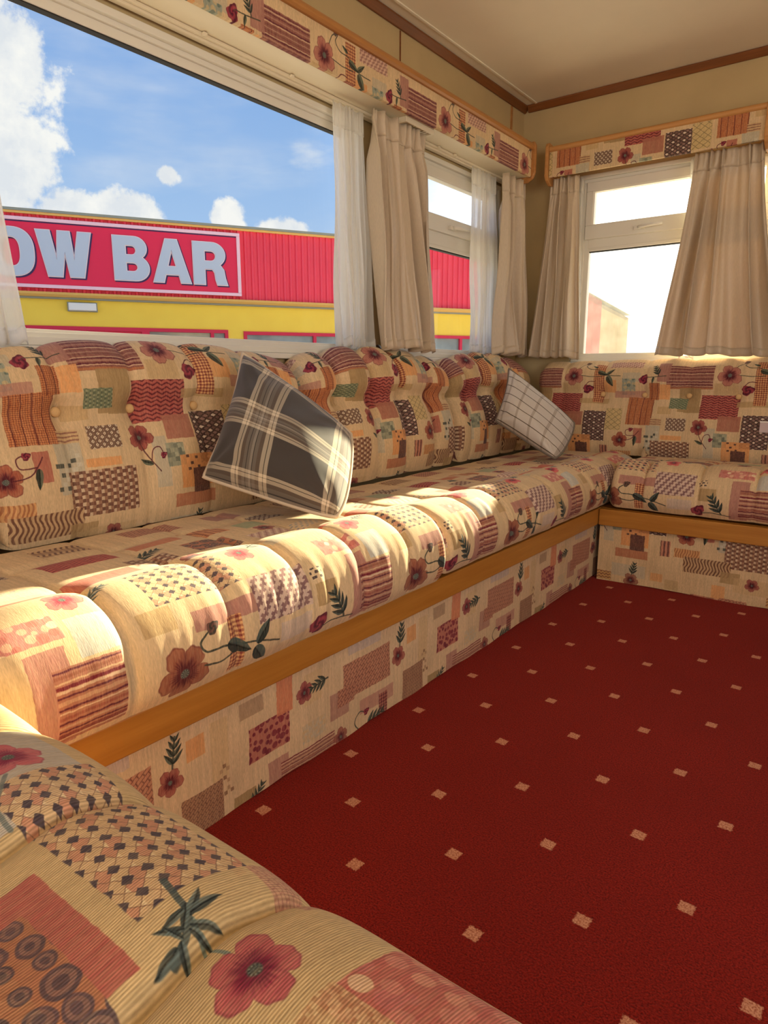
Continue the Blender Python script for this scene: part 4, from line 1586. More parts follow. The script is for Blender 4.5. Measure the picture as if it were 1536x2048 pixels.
gD, gL, gB, gM, gK = S(72, 65, 60), S(172, 160, 144), S(110, 92, 76), S(134, 122, 108), S(34, 28, 26)
hi = S(214, 196, 168)
band = [(0.0, gD), (0.30, hi), (0.345, gK), (0.353, hi), (0.38, gB), (0.42, gM), (0.455, gK), (0.463, gM), (0.495, gL), (0.52, gK), (0.528, gM), (0.57, gB), (0.61, hi), (0.655, gK), (0.663, hi), (0.70, gD)]
PLAID = tartan('charcoal_plaid', band, 0.65, band, 0.50, (-0.038 + 1, 0.5))
lt = S(232, 226, 218)
CHECK = tartan('pale_check', [(0.0, lt), (0.45, S(202, 192, 180)), (0.60, lt)], 0.22, [(0.0, lt), (0.44, S(112, 100, 82)), (0.52, lt)], 0.165, (0.1, 0.3), overlay='multiply')
PIPE_L = simple('cream_piping', S(206, 186, 160), 0.85)
PIPE_D = simple('dark_piping', S(122, 110, 96), 0.85)


def pillow(name, corners, thick, mat, pipe, seed, slump=None):
    """corners: left, bottom, right, top; the seen face is the one whose normal faces the room"""
    Lc, Bc, Rc, Tc = [np.array(c, float) for c in corners]
    nrm = np.cross(Bc - Lc, Tc - Lc)
    nrm /= np.linalg.norm(nrm)
    n = 64
    a = np.linspace(-1, 1, n)
    aa, bb = np.meshgrid(a, a, indexing='ij')     # aa: L->B / T->R ; bb: top (1) to bottom (-1)
    # bilinear patch, edges drawn in between the corners
    x = aa * (1 - np.where(aa < 0, 0.10, 0.01) * (1 - bb ** 2))
    y = bb * (1 - np.where(bb < 0, 0.05, -0.01) * (1 - aa ** 2))
    for ca, cb, q in ((1, -1, 0.13), (1, 1, 0.09), (-1, -1, 0.05)):
        wc = np.clip((1 + ca * aa) / 2, 0, 1) ** 5 * np.clip((1 + cb * bb) / 2, 0, 1) ** 5
        x = x - ca * q * wc
        y = y - cb * q * wc
    s, t = (x + 1) / 2, (y + 1) / 2
    P_ = ((1 - s) * (1 - t))[..., None] * Lc + (s * (1 - t))[..., None] * Bc + (s * t)[..., None] * Rc + ((1 - s) * t)[..., None] * Tc
    h = np.clip((1 - np.abs(aa) ** 2.4) * (1 - np.abs(bb) ** 2.4), 0, 1) ** 0.5
    r = np.random.RandomState(seed)
    wr = np.zeros_like(aa)
    for q in range(9):
        fa, fb, ph = r.uniform(-7, 7), r.uniform(-7, 7), r.uniform(0, 6.3)
        wr += np.sin(fa * aa + fb * bb + ph) / 9
    # puckers that run in from the corners
    for ca, cb in ((-1, -1), (1, -1), (1, 1), (-1, 1)):
        rr = np.hypot(aa - ca, bb - cb)
        th = np.arctan2(bb - cb, aa - ca)
        wr += 0.35 * np.sin(13 * th + seed) * np.exp(-((rr - 0.42) / 0.26) ** 2)
    hf = thick * h + 0.017 * wr * h
    hb = thick * 0.8 * h + 0.006 * wr * h
    if slump is not None:
        P_ = slump(P_, aa, bb)
    Fv = P_ + nrm * hf[..., None]
    Bv = P_ - nrm * hb[..., None]
    sideA = (np.linalg.norm(Bc - Lc) + np.linalg.norm(Rc - Tc)) / 2
    uvF = np.stack([(aa + 1) / 2, (bb + 1) / 2], -1).reshape(-1, 2)
    fs = grid_faces(n, n).tolist()
    m = n * n
    verts = np.concatenate([Fv.reshape(-1, 3), Bv.reshape(-1, 3)])
    faces = fs + [[q + m for q in f[::-1]] for f in fs]
    o = mesh_obj(name, verts, faces, mat, None, True, np.concatenate([uvF, uvF]))
    import bmesh
    bm = bmesh.new()
    bm.from_mesh(o.data)
    bmesh.ops.remove_doubles(bm, verts=bm.verts, dist=0.0004)
    bmesh.ops.recalc_face_normals(bm, faces=bm.faces)
    bm.to_mesh(o.data)
    bm.free()
    rim = [(i, 0) for i in range(n)] + [(n - 1, j) for j in range(1, n)] + [(i, n - 1) for i in range(n - 2, -1, -1)] + [(0, j) for j in range(n - 2, 0, -1)]
    MB().tube([P_[i, j] + nrm * 0.001 for i, j in rim], 0.0052, 8, closed=True).build('piping', pipe, o, smooth=True)
    return o


pl = pillow('scatter_cushion', [(-1.335, 1.035, 0.567), (-0.995, 1.176, 0.468), (-1.190, 1.458, 0.654), (-1.395, 1.243, 0.868)], 0.098, PLAID, PIPE_L, 4)
tag(pl, 'large charcoal and cream plaid cushion with pale piping leaning on the backrest', 'cushion', 'scatter cushions on the long bench')
pl2 = pillow('scatter_cushion', [(-1.36, 2.585, 0.62), (-1.065, 2.578, 0.462), (-1.112, 2.890, 0.600), (-1.36, 2.706, 0.835)], 0.088, CHECK, PIPE_D, 9)
tag(pl2, 'smaller pale grey checked cushion with dark piping in the corner', 'cushion', 'scatter cushions on the long bench')


# ------------------------------------------------------------------ curtains
def curtain(label, cat, group, p_top, p_bot, nrm, zt, zb, folds, amp_t, amp_b, mat, seed, name='curtain', head=0.055, ruffle=0.0, parent_name=None, width_pts=None, flare=None, hem=True):
    """p_top, p_bot: ((x, y) of one edge, (x, y) of the other); nrm: unit (x, y) into the room"""
    r = np.random.RandomState(seed)
    nu, nv = folds * 22 + 1, 70
    tau = np.linspace(0, 1, nu)
    hh = np.linspace(0, 1, nv)
    TT, HH = np.meshgrid(tau, hh, indexing='ij')
    ph = TT + 0.06 * np.sin(2 * math.pi * TT * 1.6 + r.uniform(0, 6)) + 0.028 * np.sin(2 * math.pi * TT * 5.1 + r.uniform(0, 6)) + \
        0.03 * HH * np.sin(2 * math.pi * TT * 1.7 + r.uniform(0, 6))
    cyc = 2 * math.pi * folds * ph + r.uniform(0, 6)
    sn = np.sin(cyc)
    wave = np.sign(sn) * np.abs(sn) ** 0.75 + 0.22 * np.sin(2 * cyc + 1.1 + 2.2 * HH) + 0.3 * np.sin(0.5 * cyc + 2.5 * HH + r.uniform(0, 6))
    mod = 0.75 + 0.4 * np.sin(2 * math.pi * (1.3 * TT + 0.6 * HH) + r.uniform(0, 6))
    amp = amp_t + (amp_b - amp_t) * np.clip(HH * 1.4, 0, 1) ** 0.8
    gather = np.clip(HH / 0.16, 0.12, 1) ** 0.7
    off = wave * amp * mod * gather
    pleat = 0.5 * amp_t * np.sign(np.sin(cyc * 2.0)) * np.abs(np.sin(cyc * 2.0)) ** 0.6 * np.exp(-(HH / 0.085) ** 2)
    drag = 0.004 * np.sin(9 * HH + 5 * TT + r.uniform(0, 6)) * np.clip(HH * 2, 0, 1)
    off = off + pleat + drag
    side = 0.35 * amp * np.cos(cyc) * gather
    k = HH ** 1.15
    if flare is not None:
        k = flare(HH)
    E0t, E1t, E0b, E1b = [np.array(q, float) for q in (p_top[0], p_top[1], p_bot[0], p_bot[1])]
    top = (1 - TT)[..., None] * E0t + TT[..., None] * E1t
    bot = (1 - TT)[..., None] * E0b + TT[..., None] * E1b
    xy = top * (1 - k)[..., None] + bot * k[..., None]
    ed = (E1t - E0t) / np.linalg.norm(E1t - E0t)
    inner = np.clip(np.minimum(TT, 1 - TT) * folds * 2, 0, 1)
    xy = xy + np.array(nrm)[None, None] * off[..., None] + ed[None, None] * (side * inner)[..., None]
    zbot = zb + 0.006 * np.sin(cyc) + 0.004 * np.sin(5 * TT)
    Z = zt + (zbot - zt) * HH
    V = np.concatenate([xy, Z[..., None]], -1)
    o = mesh_obj(name, V.reshape(-1, 3), grid_faces(nu, nv).tolist(), mat, None, True)
    sd = o.modifiers.new('cloth', 'SOLIDIFY')
    sd.thickness = 0.0016
    sd.offset = 0
    tag(o, label, cat, group)
    # gathered heading above the folds
    nh = 6
    hv = V[:, :nh, :] + np.array([nrm[0], nrm[1], 0]) * 0.0018
    upr = V[:, :1, :] + np.array([nrm[0], nrm[1], 0]) * 0.0018
    upr = upr + np.array([0, 0, 1.0]) * (ruffle + 0.006 + 0.003 * np.sin(cyc[:, :1] * 1.0 + 1.0))[..., None]
    hv = np.concatenate([upr, hv], 1)
    hd = mesh_obj('heading', hv.reshape(-1, 3), grid_faces(nu, nh + 1).tolist(), mat, o, True)
    sd = hd.modifiers.new('cloth', 'SOLIDIFY')
    sd.thickness = 0.0014
    if hem:
        # stitched hem along the foot
        i0 = nv - 4
        hv = V[:, i0:, :] + np.array([nrm[0], nrm[1], 0]) * 0.0016
        he = mesh_obj('hem', hv.reshape(-1, 3), grid_faces(nu, 4).tolist(), mat, o, True)
        sd = he.modifiers.new('cloth', 'SOLIDIFY')
        sd.thickness = 0.001
    return o


NX = (1, 0)
NY = (0, -1)
GS, GC = 'white sheer curtains', 'beige satin curtains'
xs, xh = XL + 0.044, XL + 0.102
curtain('white sheer curtain at the near end of the big window, over the sign', 'sheer curtain', GS, ((xs, 0.50), (xs, 0.705)), ((xs, 0.46), (xs, 0.765)), NX, 1.645, 0.885, 6, 0.008, 0.016, SHEER, 3, 'sheer_curtain')
curtain('white sheer curtain beside the pillar at the far end of the big window', 'sheer curtain', GS, ((xs, 1.80), (xs, 1.955)), ((xs, 1.815), (xs, 2.01)), NX, 1.650, 0.904, 6, 0.007, 0.013, SHEER, 5, 'sheer_curtain', ruffle=0.008)
curtain('beige satin curtain hanging over the pillar between the two side windows', 'curtain', GC, ((xh, 1.935), (xh, 2.235)), ((xh, 1.995), (xh, 2.35)), NX, 1.648, 0.902, 4, 0.022, 0.038, DRAPE, 8, ruffle=0.012)
curtain('white sheer curtain at the corner side of the smaller side window', 'sheer curtain', GS, ((xs, 2.685), (xs, 2.90)), ((xs, 2.695), (xs, 2.98)), NX, 1.650, 0.904, 6, 0.007, 0.013, SHEER, 11, 'sheer_curtain', ruffle=0.008)
curtain('beige satin curtain in the corner on the long window wall', 'curtain', GC, ((xh, 2.87), (xh, 3.06)), ((xh, 2.85), (xh, 3.165)), NX, 1.650, 0.902, 3, 0.024, 0.040, DRAPE, 14, ruffle=0.012)
yh, ysh = YE - 0.094, YE - 0.042
curtain('narrow beige satin curtain left of the end wall window, beside the corner', 'curtain', GC, ((-1.405, yh), (-1.275, yh)), ((-1.465, yh), (-1.235, yh)), NY, 1.676, 0.890, 3, 0.018, 0.026, DRAPE, 17, ruffle=0.006)
curtain('wide beige satin curtain swept across the right part of the end wall window', 'curtain', GC, ((-0.785, yh), (-0.535, yh)), ((-0.885, yh), (-0.395, yh)), NY, 1.676, 0.890, 4, 0.020, 0.032, DRAPE, 23, ruffle=0.006, flare=lambda h: 0.35 * h + 0.65 * h ** 1.6)
curtain('thin white sheer strip behind the narrow curtain of the end wall window', 'sheer curtain', GS, ((-1.30, ysh), (-1.275, ysh)), ((-1.295, ysh), (-1.252, ysh)), NY, 1.680, 0.885, 2, 0.006, 0.010, SHEER, 27, 'sheer_curtain')
curtain('thin white sheer behind the wide curtain of the end wall window', 'sheer curtain', GS, ((-0.815, ysh), (-0.74, ysh)), ((-0.80, ysh), (-0.74, ysh)), NY, 1.685, 0.885, 2, 0.006, 0.010, SHEER, 29, 'sheer_curtain')

# dark wooden knob of the curtain tie, just showing above the backrest
kn = MB()
kn.tube([(XL + 0.001, 2.035, 0.893), (XL + 0.03, 2.035, 0.895)], 0.012, 14)
kn.tube([(XL + 0.028, 2.035, 0.895), (XL + 0.036, 2.035, 0.896), (XL + 0.048, 2.035, 0.896), (XL + 0.054, 2.035, 0.896)], [0.014, 0.024, 0.024, 0.012], 18)
tag(kn.build('curtain_holdback', simple('dark_wood', S(66, 44, 32), 0.4), smooth=True), 'dark rounded curtain holdback on the sill behind the middle backrest', 'holdback')


# ------------------------------------------------------------------ pelmets
def uv_panel(name, a0, a1, z0, z1, f, axis, th, mat, uvf, parent, nseg=40):
    """a flat cloth-covered board with metre uv"""
    A_ = np.linspace(a0, a1, nseg)
    vs, uv, fs = [], [], []
    for d in (0.0, th):
        for z in (z0, z1):
            for a in A_:
                vs.append((f + d, a, z) if axis == 0 else (a, f + d, z))
                uv.append((a + uvf[0], z + uvf[1]))
    n = nseg
    for i in range(n - 1):
        fs += [(i, i + 1, n + i + 1, n + i), (2 * n + i, 3 * n + i, 3 * n + i + 1, 2 * n + i + 1), (i, 2 * n + i, 2 * n + i + 1, i + 1), (n + i, n + i + 1, 3 * n + i + 1, 3 * n + i)]
    fs += [(0, n, 3 * n, 2 * n), (n - 1, 3 * n - 1, 4 * n - 1, 2 * n - 1)]
    o = mesh_obj(name, vs, fs, mat, parent, False, uv)
    import bmesh
    bm = bmesh.new()
    bm.from_mesh(o.data)
    bmesh.ops.recalc_face_normals(bm, faces=bm.faces)
    bm.to_mesh(o.data)
    bm.free()
    return o


pel = empty('pelmet', (0, 0, 0))
tag(pel, 'long patchwork pelmet over the side windows, wooden top rail and cream underside', 'pelmet', 'patchwork curtain pelmets')
uv_panel('fabric_panel', 0.2, 3.035, 1.680, 1.792, -1.452, 0, -0.012, FAB_A, (-1.649, -1.286), pel, 60)
rail = MB()
prof = [(-1.476, 1.793), (-1.444, 1.793), (-1.438, 1.799), (-1.437, 1.808), (-1.441, 1.816), (-1.450, 1.820), (-1.476, 1.820)]
rail.prism([(p[0], p[1]) for p in prof], 1, 0.2, 3.036)
rail.build('wooden_rail', BEECHY, pel, smooth=False)
eb = MB()
pr = [(XL + 0.002, 1.66), (-1.47, 1.66), (-1.445, 1.675), (-1.434, 1.70), (-1.434, 1.812), (-1.442, 1.828), (XL + 0.002, 1.828)]
eb.prism([(p[0], p[1]) for p in pr], 1, 3.036, 3.052)
eb.build('end_bracket', BEECHY, pel, bevel=0.003)
sf = MB().box(XL + 0.030, -1.464, 0.2, 3.034, 1.683, 1.692)
sf.build('soffit_board', CREAMP, pel, bevel=0.001)
mb = MB().box(XL + 0.001, -1.48, 0.2, 3.034, 1.795, 1.803)
mb.build('top_board', BEECHY, pel)

pel2 = empty('pelmet', (0, 0, 0))
tag(pel2, 'short patchwork pelmet over the end wall window with rounded wooden ends', 'pelmet', 'patchwork curtain pelmets')
yf = YE - 0.148
uv_panel('fabric_panel', -1.395, -0.532, 1.683, 1.792, yf, 1, 0.012, FAB_A, (0.96, -1.505), pel2, 30)
rl = MB()
rl.tube([(-1.396, yf + 0.004, 1.800), (-0.530, yf + 0.004, 1.800)], 0.0125, 14)
rl.build('wooden_rail', BEECHX, pel2, smooth=True).modifiers.new('edge', 'EDGE_SPLIT').split_angle = math.radians(50)
for (x0, x1) in ((-1.412, -1.397), (-0.531, -0.514)):
    eb = MB()
    pr = [(YE - 0.002, 1.655), (yf + 0.03, 1.655), (yf - 0.003, 1.672), (yf - 0.014, 1.69), (yf - 0.014, 1.812), (yf - 0.008, 1.824), (yf + 0.006, 1.830), (yf + 0.03, 1.826), (YE - 0.002, 1.826)]
    eb.prism(pr, 0, x0, x1)
    eb.build('end_bracket', BEECHX, pel2, bevel=0.003)
MB().box(-1.397, -0.531, yf + 0.02, YE - 0.002, 1.79, 1.798).build('top_board', BEECHX, pel2)

# curtain track under the long pelmet, with its gliders, and the vent by the pillar
tr = empty('curtain_track', (0, 0, 0))
tag(tr, 'white plastic curtain track along the heads of the side windows', 'curtain track')
MB().box(XL + 0.012, XL + 0.030, 0.2, 3.03, 1.668, 1.6825).box(XL + 0.030, XL + 0.040, 0.2, 3.03, 1.674, 1.6825).build('rail', CREAMP, tr, bevel=0.001)
for y in (1.02, 1.30, 1.62, 2.43, 2.55):
    MB().box(XL + 0.0405, XL + 0.050, y - 0.006, y + 0.006, 1.6735, 1.6815).build('glider', CREAMP, tr, bevel=0.001)
vg = empty('vent_grille', (0, 0, 0))
tag(vg, 'small cream plastic vent grille under the long pelmet above the pillar curtain', 'vent')
MB().box(-1.535, -1.475, 2.09, 2.10, 1.664, 1.6825).box(-1.535, -1.475, 2.255, 2.265, 1.664, 1.6825).box(-1.478, -1.472, 2.09, 2.265, 1.664, 1.6825).build('frame', CREAMP, vg, bevel=0.001)
for i in range(10):
    y = 2.108 + i * 0.0158
    MB().box(-1.533, -1.480, y, y + 0.008, 1.668, 1.672).build('slat', CREAMP, vg)
MB().box(-1.533, -1.48, 2.10, 2.255, 1.6775, 1.6815).build('mesh_backing', simple('vent_shadow_mesh', S(120, 106, 84), 0.8), vg)

# ------------------------------------------------------------------ outside
GZ = -0.62
RED = simple('red_cladding', S(242, 70, 94), 0.45, 0.3, 1.2, 0.06)
SIGNR = simple('sign_red', S(236, 40, 82), 0.4, 0.3)
LETTER = simple('letter_pale_blue', S(196, 206, 222), 0.45)
LETTERE = simple('letter_edge', S(246, 222, 226), 0.5)
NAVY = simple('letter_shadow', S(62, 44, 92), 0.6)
FRAMEP = simple('sign_frame_pink', S(252, 206, 218), 0.45)
YEL = simple('yellow_render', S(255, 214, 84), 0.7, 0.2, 2.0, 0.05)
YTRIM = simple('yellow_trim', S(240, 190, 110), 0.5)
GUT = simple('ochre_gutter', S(226, 178, 96), 0.5)
GREYCAP = simple('grey_cap', S(150, 152, 140), 0.5)
WRED = simple('red_window_frame', S(214, 40, 74), 0.5)
DGL = simple('shop_window_glass', S(140, 146, 144), 0.12, 0.6, 1.5, 0.45)
LAMPW = simple('lamp_white', S(238, 234, 228), 0.3)
BLIND = simple('pale_interior', S(206, 200, 178), 0.8)
phi = math.radians(29.9)
bnr = Vector((math.cos(phi), -math.sin(phi), 0))
rotb = math.atan2(math.cos(phi), math.sin(phi))
org = bnr * -10.865


def bparent(name, label, cat):
    o = empty(name, org, rotb)
    tag(o, label, cat)
    return o


# local axes: x along the front, y into the building, z up
bld = bparent('bar_building', 'long red and yellow flat-roofed bar building across the road', 'building')
S0, S1 = -7.0, 8.3
# ribbed cladding, sheet by sheet
sheet = 0.90
prof = [(0.0, 0.0), (0.045, 0.0), (0.055, -0.022), (0.085, -0.022), (0.095, 0.0)]
first = None
ns_ = int(round((S1 - S0) / sheet))
for i in range(ns_):
    if first is None:
        pts = []
        for k in range(9):
            for (a, d) in prof[:-1]:
                pts.append((k * 0.1 + a, d))
        pts.append((0.899, 0.0))
        vs = [(a, d, 1.90) for a, d in pts] + [(a, d, 2.905) for a, d in pts] + [(pts[0][0], 0.03, 1.90), (pts[-1][0], 0.03, 1.90), (pts[0][0], 0.03, 2.905), (pts[-1][0], 0.03, 2.905)]
        n = len(pts)
        fs = [(k, k + 1, n + k + 1, n + k) for k in range(n - 1)] + [(2 * n, 2 * n + 2, 2 * n + 3, 2 * n + 1), (0, n, 2 * n + 2, 2 * n), (n - 1, 2 * n + 1, 2 * n + 3, 2 * n - 1)]
        first = mesh_obj('cladding_sheet', vs, fs, RED, bld)
        o = first
    else:
        o = first.copy()
        COL.objects.link(o)
        o.parent = bld
    o.location = (S0 + i * sheet, 0, 0)
S1 = S0 + ns_ * sheet
MB().box(S0, S1, 0.03, 6.0, 1.84, 2.93).build('upper_storey', RED, bld)
MB().box(S0, S1 + 0.03, -0.05, 0.03, 2.905, 2.935).build('eaves_trim', YTRIM, bld)
MB().box(S0, S1 + 0.05, -0.07, 6.0, 2.935, 2.968).build('roof_edge', GREYCAP, bld)
MB().prism([(-0.10, 1.905), (-0.10, 1.875), (-0.07, 1.845), (0.03, 1.845), (0.03, 1.905)], 0, S0, S1).build('gutter', GUT, bld)
MB().box(S0, S1, -0.03, 0.03, 1.82, 1.845).build('fascia_board', GREYCAP, bld)
# yellow wall with openings
ops = [(-0.72, 2.06, GZ + 0.1, 1.46), (2.30, 4.05, GZ + 0.5, 1.445), (5.0, 6.55, GZ + 0.5, 1.455)]
wl = MB()
cur = S0
for (a, b, z0, z1) in ops:
    wl.box(cur, a, 0.03, 0.25, GZ, 1.84)
    wl.box(a, b, 0.03, 0.25, GZ, z0)
    wl.box(a, b, 0.03, 0.25, z1, 1.84)
    cur = b
wl.box(cur, S1, 0.03, 0.25, GZ, 1.84)
wl.box(S0, S1, 0.9, 1.0, GZ, 1.84)
wl.build('yellow_wall', YEL, bld)


def shop_window(a, b, z0, z1, bars, name='shop_window', panel=None):
    f = MB()
    w = 0.05
    f.box(a, b, 0.0, 0.10, z0, z0 + w).box(a, b, 0.0, 0.10, z1 - w, z1).box(a, a + w, 0.0, 0.10, z0 + w, z1 - w).box(b - w, b, 0.0, 0.10, z0 + w, z1 - w)
    for q in bars:
        f.box(q - w / 2, q + w / 2, 0.005, 0.095, z0 + w, z1 - w)
    o = f.build(name, WRED, bld)
    edges = [a + w] + sorted(bars) + [b - w]
    for p, q in zip(edges[:-1], edges[1:]):
        pn = MB().box(p + 0.001, q - 0.001, 0.05, 0.06, z0 + w, z1 - w)
        pn.build('pane', DGL, o)
    return o


shop_window(0.86, 2.06, GZ + 0.1, 1.46, [1.82])
shop_window(2.30, 4.05, GZ + 0.5, 1.445, [3.45])
shop_window(5.0, 6.55, GZ + 0.5, 1.455, [6.15])
dr = MB().box(-0.72, 0.86, 0.0, 0.09, 1.405, 1.46).box(-0.72, -0.66, 0.0, 0.09, GZ + 0.1, 1.405).box(0.80, 0.86, 0.0, 0.09, GZ + 0.1, 1.405).build('door_frame', WRED, bld)
MB().box(-0.66, 0.06, 0.03, 0.07, GZ + 0.1, 1.405).box(0.075, 0.80, 0.03, 0.07, GZ + 0.1, 1.405).build('door_leaf', WRED, dr)

# sign on the front
sg = bparent('bar_sign', 'large red sign board with pale blue letters, OW BAR showing', 'sign')
SA, SB, Z0, Z1 = -3.6, 2.272, 1.955, 2.855
MB().box(SA, SB, -0.075, -0.025, Z0, Z1).build('board', SIGNR, sg)
MB().box(SA, SB, -0.095, -0.0755, Z1 - 0.045, Z1).build('border', FRAMEP, sg, bevel=0.004)
MB().box(SA, SB, -0.095, -0.0755, Z0, Z0 + 0.045).build('border', FRAMEP, sg, bevel=0.004)
MB().box(SB - 0.05, SB, -0.095, -0.0755, Z0 + 0.046, Z1 - 0.046).build('border', FRAMEP, sg, bevel=0.004)
MB().box(SA, SA + 0.05, -0.095, -0.0755, Z0 + 0.046, Z1 - 0.046).build('border', FRAMEP, sg, bevel=0.004)
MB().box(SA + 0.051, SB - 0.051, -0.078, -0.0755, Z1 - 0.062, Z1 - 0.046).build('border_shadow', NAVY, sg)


def ell(cx, cz, rx, rz, a0, a1, n=14):
    return [(cx + rx * math.cos(math.radians(a0 + (a1 - a0) * k / n)), cz + rz * math.sin(math.radians(a0 + (a1 - a0) * k / n))) for k in range(n + 1)]


def letter_loops(ch, w, h):
    """outline loops in a w x h box, heavy grotesque"""
    t = 0.27 * h           # stem
    b = 0.185 * h          # bar
    if ch == 'O':
        def rr(p, n=48, x=0.0):
            rx, rz = w / 2 - x, h / 2 - x * 0.72
            return [(w / 2 + rx * math.copysign(abs(math.cos(q)) ** 0.78, math.cos(q)), h / 2 + rz * math.copysign(abs(math.sin(q)) ** 0.78, math.sin(q)))
                    for q in [2 * math.pi * k / n for k in range(n)]]
        return [rr(0), rr(0, 48, t * 0.98)[::-1]]
    if ch == 'W':
        s = w
        return [[(0, h), (0.245 * s, h), (0.345 * s, 0.36 * h), (0.395 * s, h), (0.61 * s, h), (0.665 * s, 0.36 * h), (0.765 * s, h), (s, h),
                 (0.83 * s, 0), (0.575 * s, 0), (0.50 * s, 0.55 * h), (0.425 * s, 0), (0.17 * s, 0)]]
    if ch == 'B':
        up = ell(w * 0.60, h * 0.745, w * 0.345, h * 0.255, 90, -48)
        lo = ell(w * 0.60, h * 0.285, w * 0.40, h * 0.285, 63, -90)
        outer = [(0, 0), (0, h)] + up + lo
        c1 = [(t, h * 0.58), (w * 0.52, h * 0.58)] + ell(w * 0.52, h * 0.69, w * 0.13, h * 0.11, -90, 90, 8)[1:] + [(t, h * 0.80)]
        c2 = [(t, h * 0.20), (w * 0.54, h * 0.20)] + ell(w * 0.54, h * 0.305, w * 0.14, h * 0.105, -90, 90, 8)[1:] + [(t, h * 0.41)]
        return [outer, c1, c2]
    if ch == 'A':
        return [[(0, 0), (0.355 * w, h), (0.655 * w, h), (w, 0), (0.735 * w, 0), (0.685 * w, 0.185 * h), (0.325 * w, 0.185 * h), (0.27 * w, 0)],
                [(0.385 * w, 0.37 * h), (0.625 * w, 0.37 * h), (0.505 * w, 0.76 * h)]]
    if ch == 'R':
        up = ell(w * 0.56, h * 0.715, w * 0.39, h * 0.285, 90, -55)
        outer = [(0, 0), (0, h)] + up + [(w * 0.90, h * 0.36), (w * 0.94, h * 0.16), (w, 0), (w * 0.70, 0), (w * 0.655, h * 0.12), (w * 0.63, h * 0.29), (w * 0.56, h * 0.37), (t, h * 0.37), (t, 0)]
        c1 = [(t, h * 0.555), (w * 0.53, h * 0.555)] + ell(w * 0.53, h * 0.68, w * 0.145, h * 0.125, -90, 90, 8)[1:] + [(t, h * 0.805)]
        return [outer, c1]


def letter(ch, s, z, w, h):
    def mk(name, mat, ext, off, dy, dx=0.0, dz=0.0, parent=None):
        cu = bpy.data.curves.new(name, 'CURVE')
        cu.dimensions = '2D'
        cu.fill_mode = 'BOTH'
        cu.extrude = ext
        cu.offset = off
        for lp in letter_loops(ch, w, h):
            sp = cu.splines.new('POLY')
            sp.points.add(len(lp) - 1)
            for p, (x, y) in zip(sp.points, lp):
                p.co = (x, y, 0, 1)
            sp.use_cyclic_u = True
        tmp = bpy.data.objects.new(name, cu)
        COL.objects.link(tmp)
        bpy.context.view_layer.update()
        dg = bpy.context.evaluated_depsgraph_get()
        me = bpy.data.meshes.new_from_object(tmp.evaluated_get(dg))
        bpy.data.objects.remove(tmp)
        me.name = name
        me.materials.clear()
        me.materials.append(mat)
        o = bpy.data.objects.new(name, me)
        COL.objects.link(o)
        o.parent = parent
        o.location = (s + dx, dy, z + dz)
        o.rotation_euler = (math.radians(90), 0, 0)
        return o
    L_ = mk('letter', LETTER, 0.006, 0.0, -0.098, parent=sg)
    e1 = mk('edge', LETTERE, 0.004, 0.011, -0.0905)
    e1.parent = L_
    e1.matrix_parent_inverse = Matrix.Identity(4)
    e1.location = (0, 0, -0.0085)
    e1.rotation_euler = (0, 0, 0)
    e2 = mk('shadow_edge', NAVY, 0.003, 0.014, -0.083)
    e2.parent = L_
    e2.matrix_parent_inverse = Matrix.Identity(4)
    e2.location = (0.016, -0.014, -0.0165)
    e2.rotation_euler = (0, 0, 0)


letter('O', -1.075, 2.10, 0.56, 0.615)
letter('W', -0.475, 2.112, 0.68, 0.592)
letter('B', 0.487, 2.108, 0.468, 0.592)
letter('A', 1.010, 2.106, 0.522, 0.594)
letter('R', 1.578, 2.104, 0.485, 0.592)

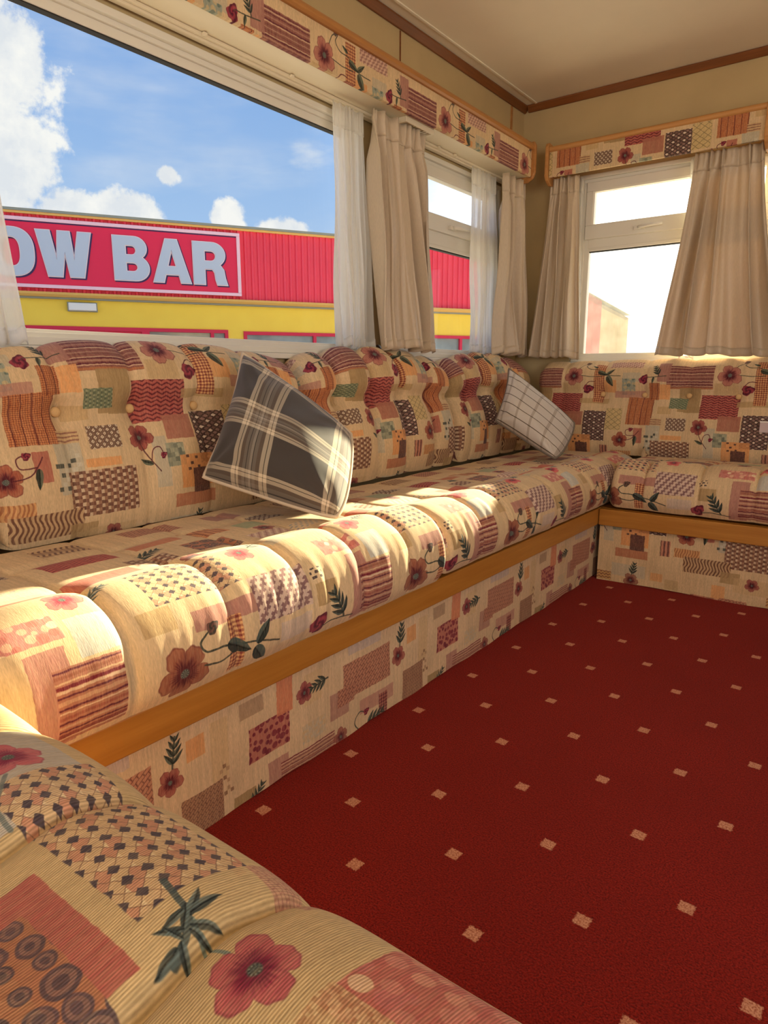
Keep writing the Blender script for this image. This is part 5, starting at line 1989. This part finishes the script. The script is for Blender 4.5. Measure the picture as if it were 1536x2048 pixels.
lp = bparent('bulkhead_lamp', 'small white bulkhead lamp on the yellow wall under the sign', 'lamp')
MB().box(-0.15, 0.21, -0.075, 0.029, 1.672, 1.775).build('body', LAMPW, lp, bevel=0.012, segs=3)
MB().box(-0.165, 0.225, -0.03, 0.028, 1.660, 1.787).build('back_plate', GREYCAP, lp, bevel=0.006)

# second building seen through the end window
BEIGE = simple('beige_block', S(140, 118, 82), 1.0, 0.0, 1.0, 0.1)
REDB = simple('faded_red_boarding', S(150, 34, 40), 1.0, 0.0, 0.8, 0.2)
sh = empty('outbuilding', (-8.66, 22.24, 0), math.radians(90 + 10.2))
tag(sh, 'washed out red and beige outbuilding seen low through the end window', 'building')
for i in range(6):
    MB().box(-6.0 + i * 1.6, -6.0 + i * 1.6 + 1.58, -0.03, 0.0, GZ, 3.4).build('boarding', REDB, sh)
MB().box(-6.0, 3.6, 0.001, 5.0, GZ, 3.38).build('wall', BEIGE, sh)
MB().box(3.61, 11.0, -0.02, 4.0, GZ, 3.30).build('wall', BEIGE, sh)
MB().box(-6.1, 11.1, -0.12, 5.0, 3.405, 3.50).build('roof_edge', GREYCAP, sh)
ASPH = simple('pale_tarmac', S(206, 200, 190), 0.9, 0.1, 0.6, 0.08)
tag(MB().box(-90, 90, -60, 120, GZ - 0.2, GZ).build('ground', ASPH), kind='structure')
GRASS = simple('dry_grass', S(150, 152, 84), 0.9, 0.1, 2.0, 0.2)
gx = np.linspace(-6.0, 10.5, 60)
gy = np.linspace(-4.2, -0.4, 26)
GX, GY = np.meshgrid(gx, gy, indexing='ij')
rr_ = np.random.RandomState(2)
GZZ = GZ + 0.02 + 1.25 * np.exp(-((GY + 2.2) / 0.95) ** 2) * np.clip((GX + 6) / 1.5, 0, 1) * np.clip((10.5 - GX) / 1.5, 0, 1) + 0.12 * rr_.rand(*GX.shape)
ca_, sa_ = math.cos(math.radians(100.2)), math.sin(math.radians(100.2))
vs = np.stack([-8.66 + ca_ * GX - sa_ * GY, 22.24 + sa_ * GX + ca_ * GY, GZZ], -1).reshape(-1, 3)
go = mesh_obj('grass_bank', vs, grid_faces(60, 26).tolist(), GRASS, None, True)
tag(go, 'low dry grass bank in front of the far outbuilding', 'grass', kind='stuff')
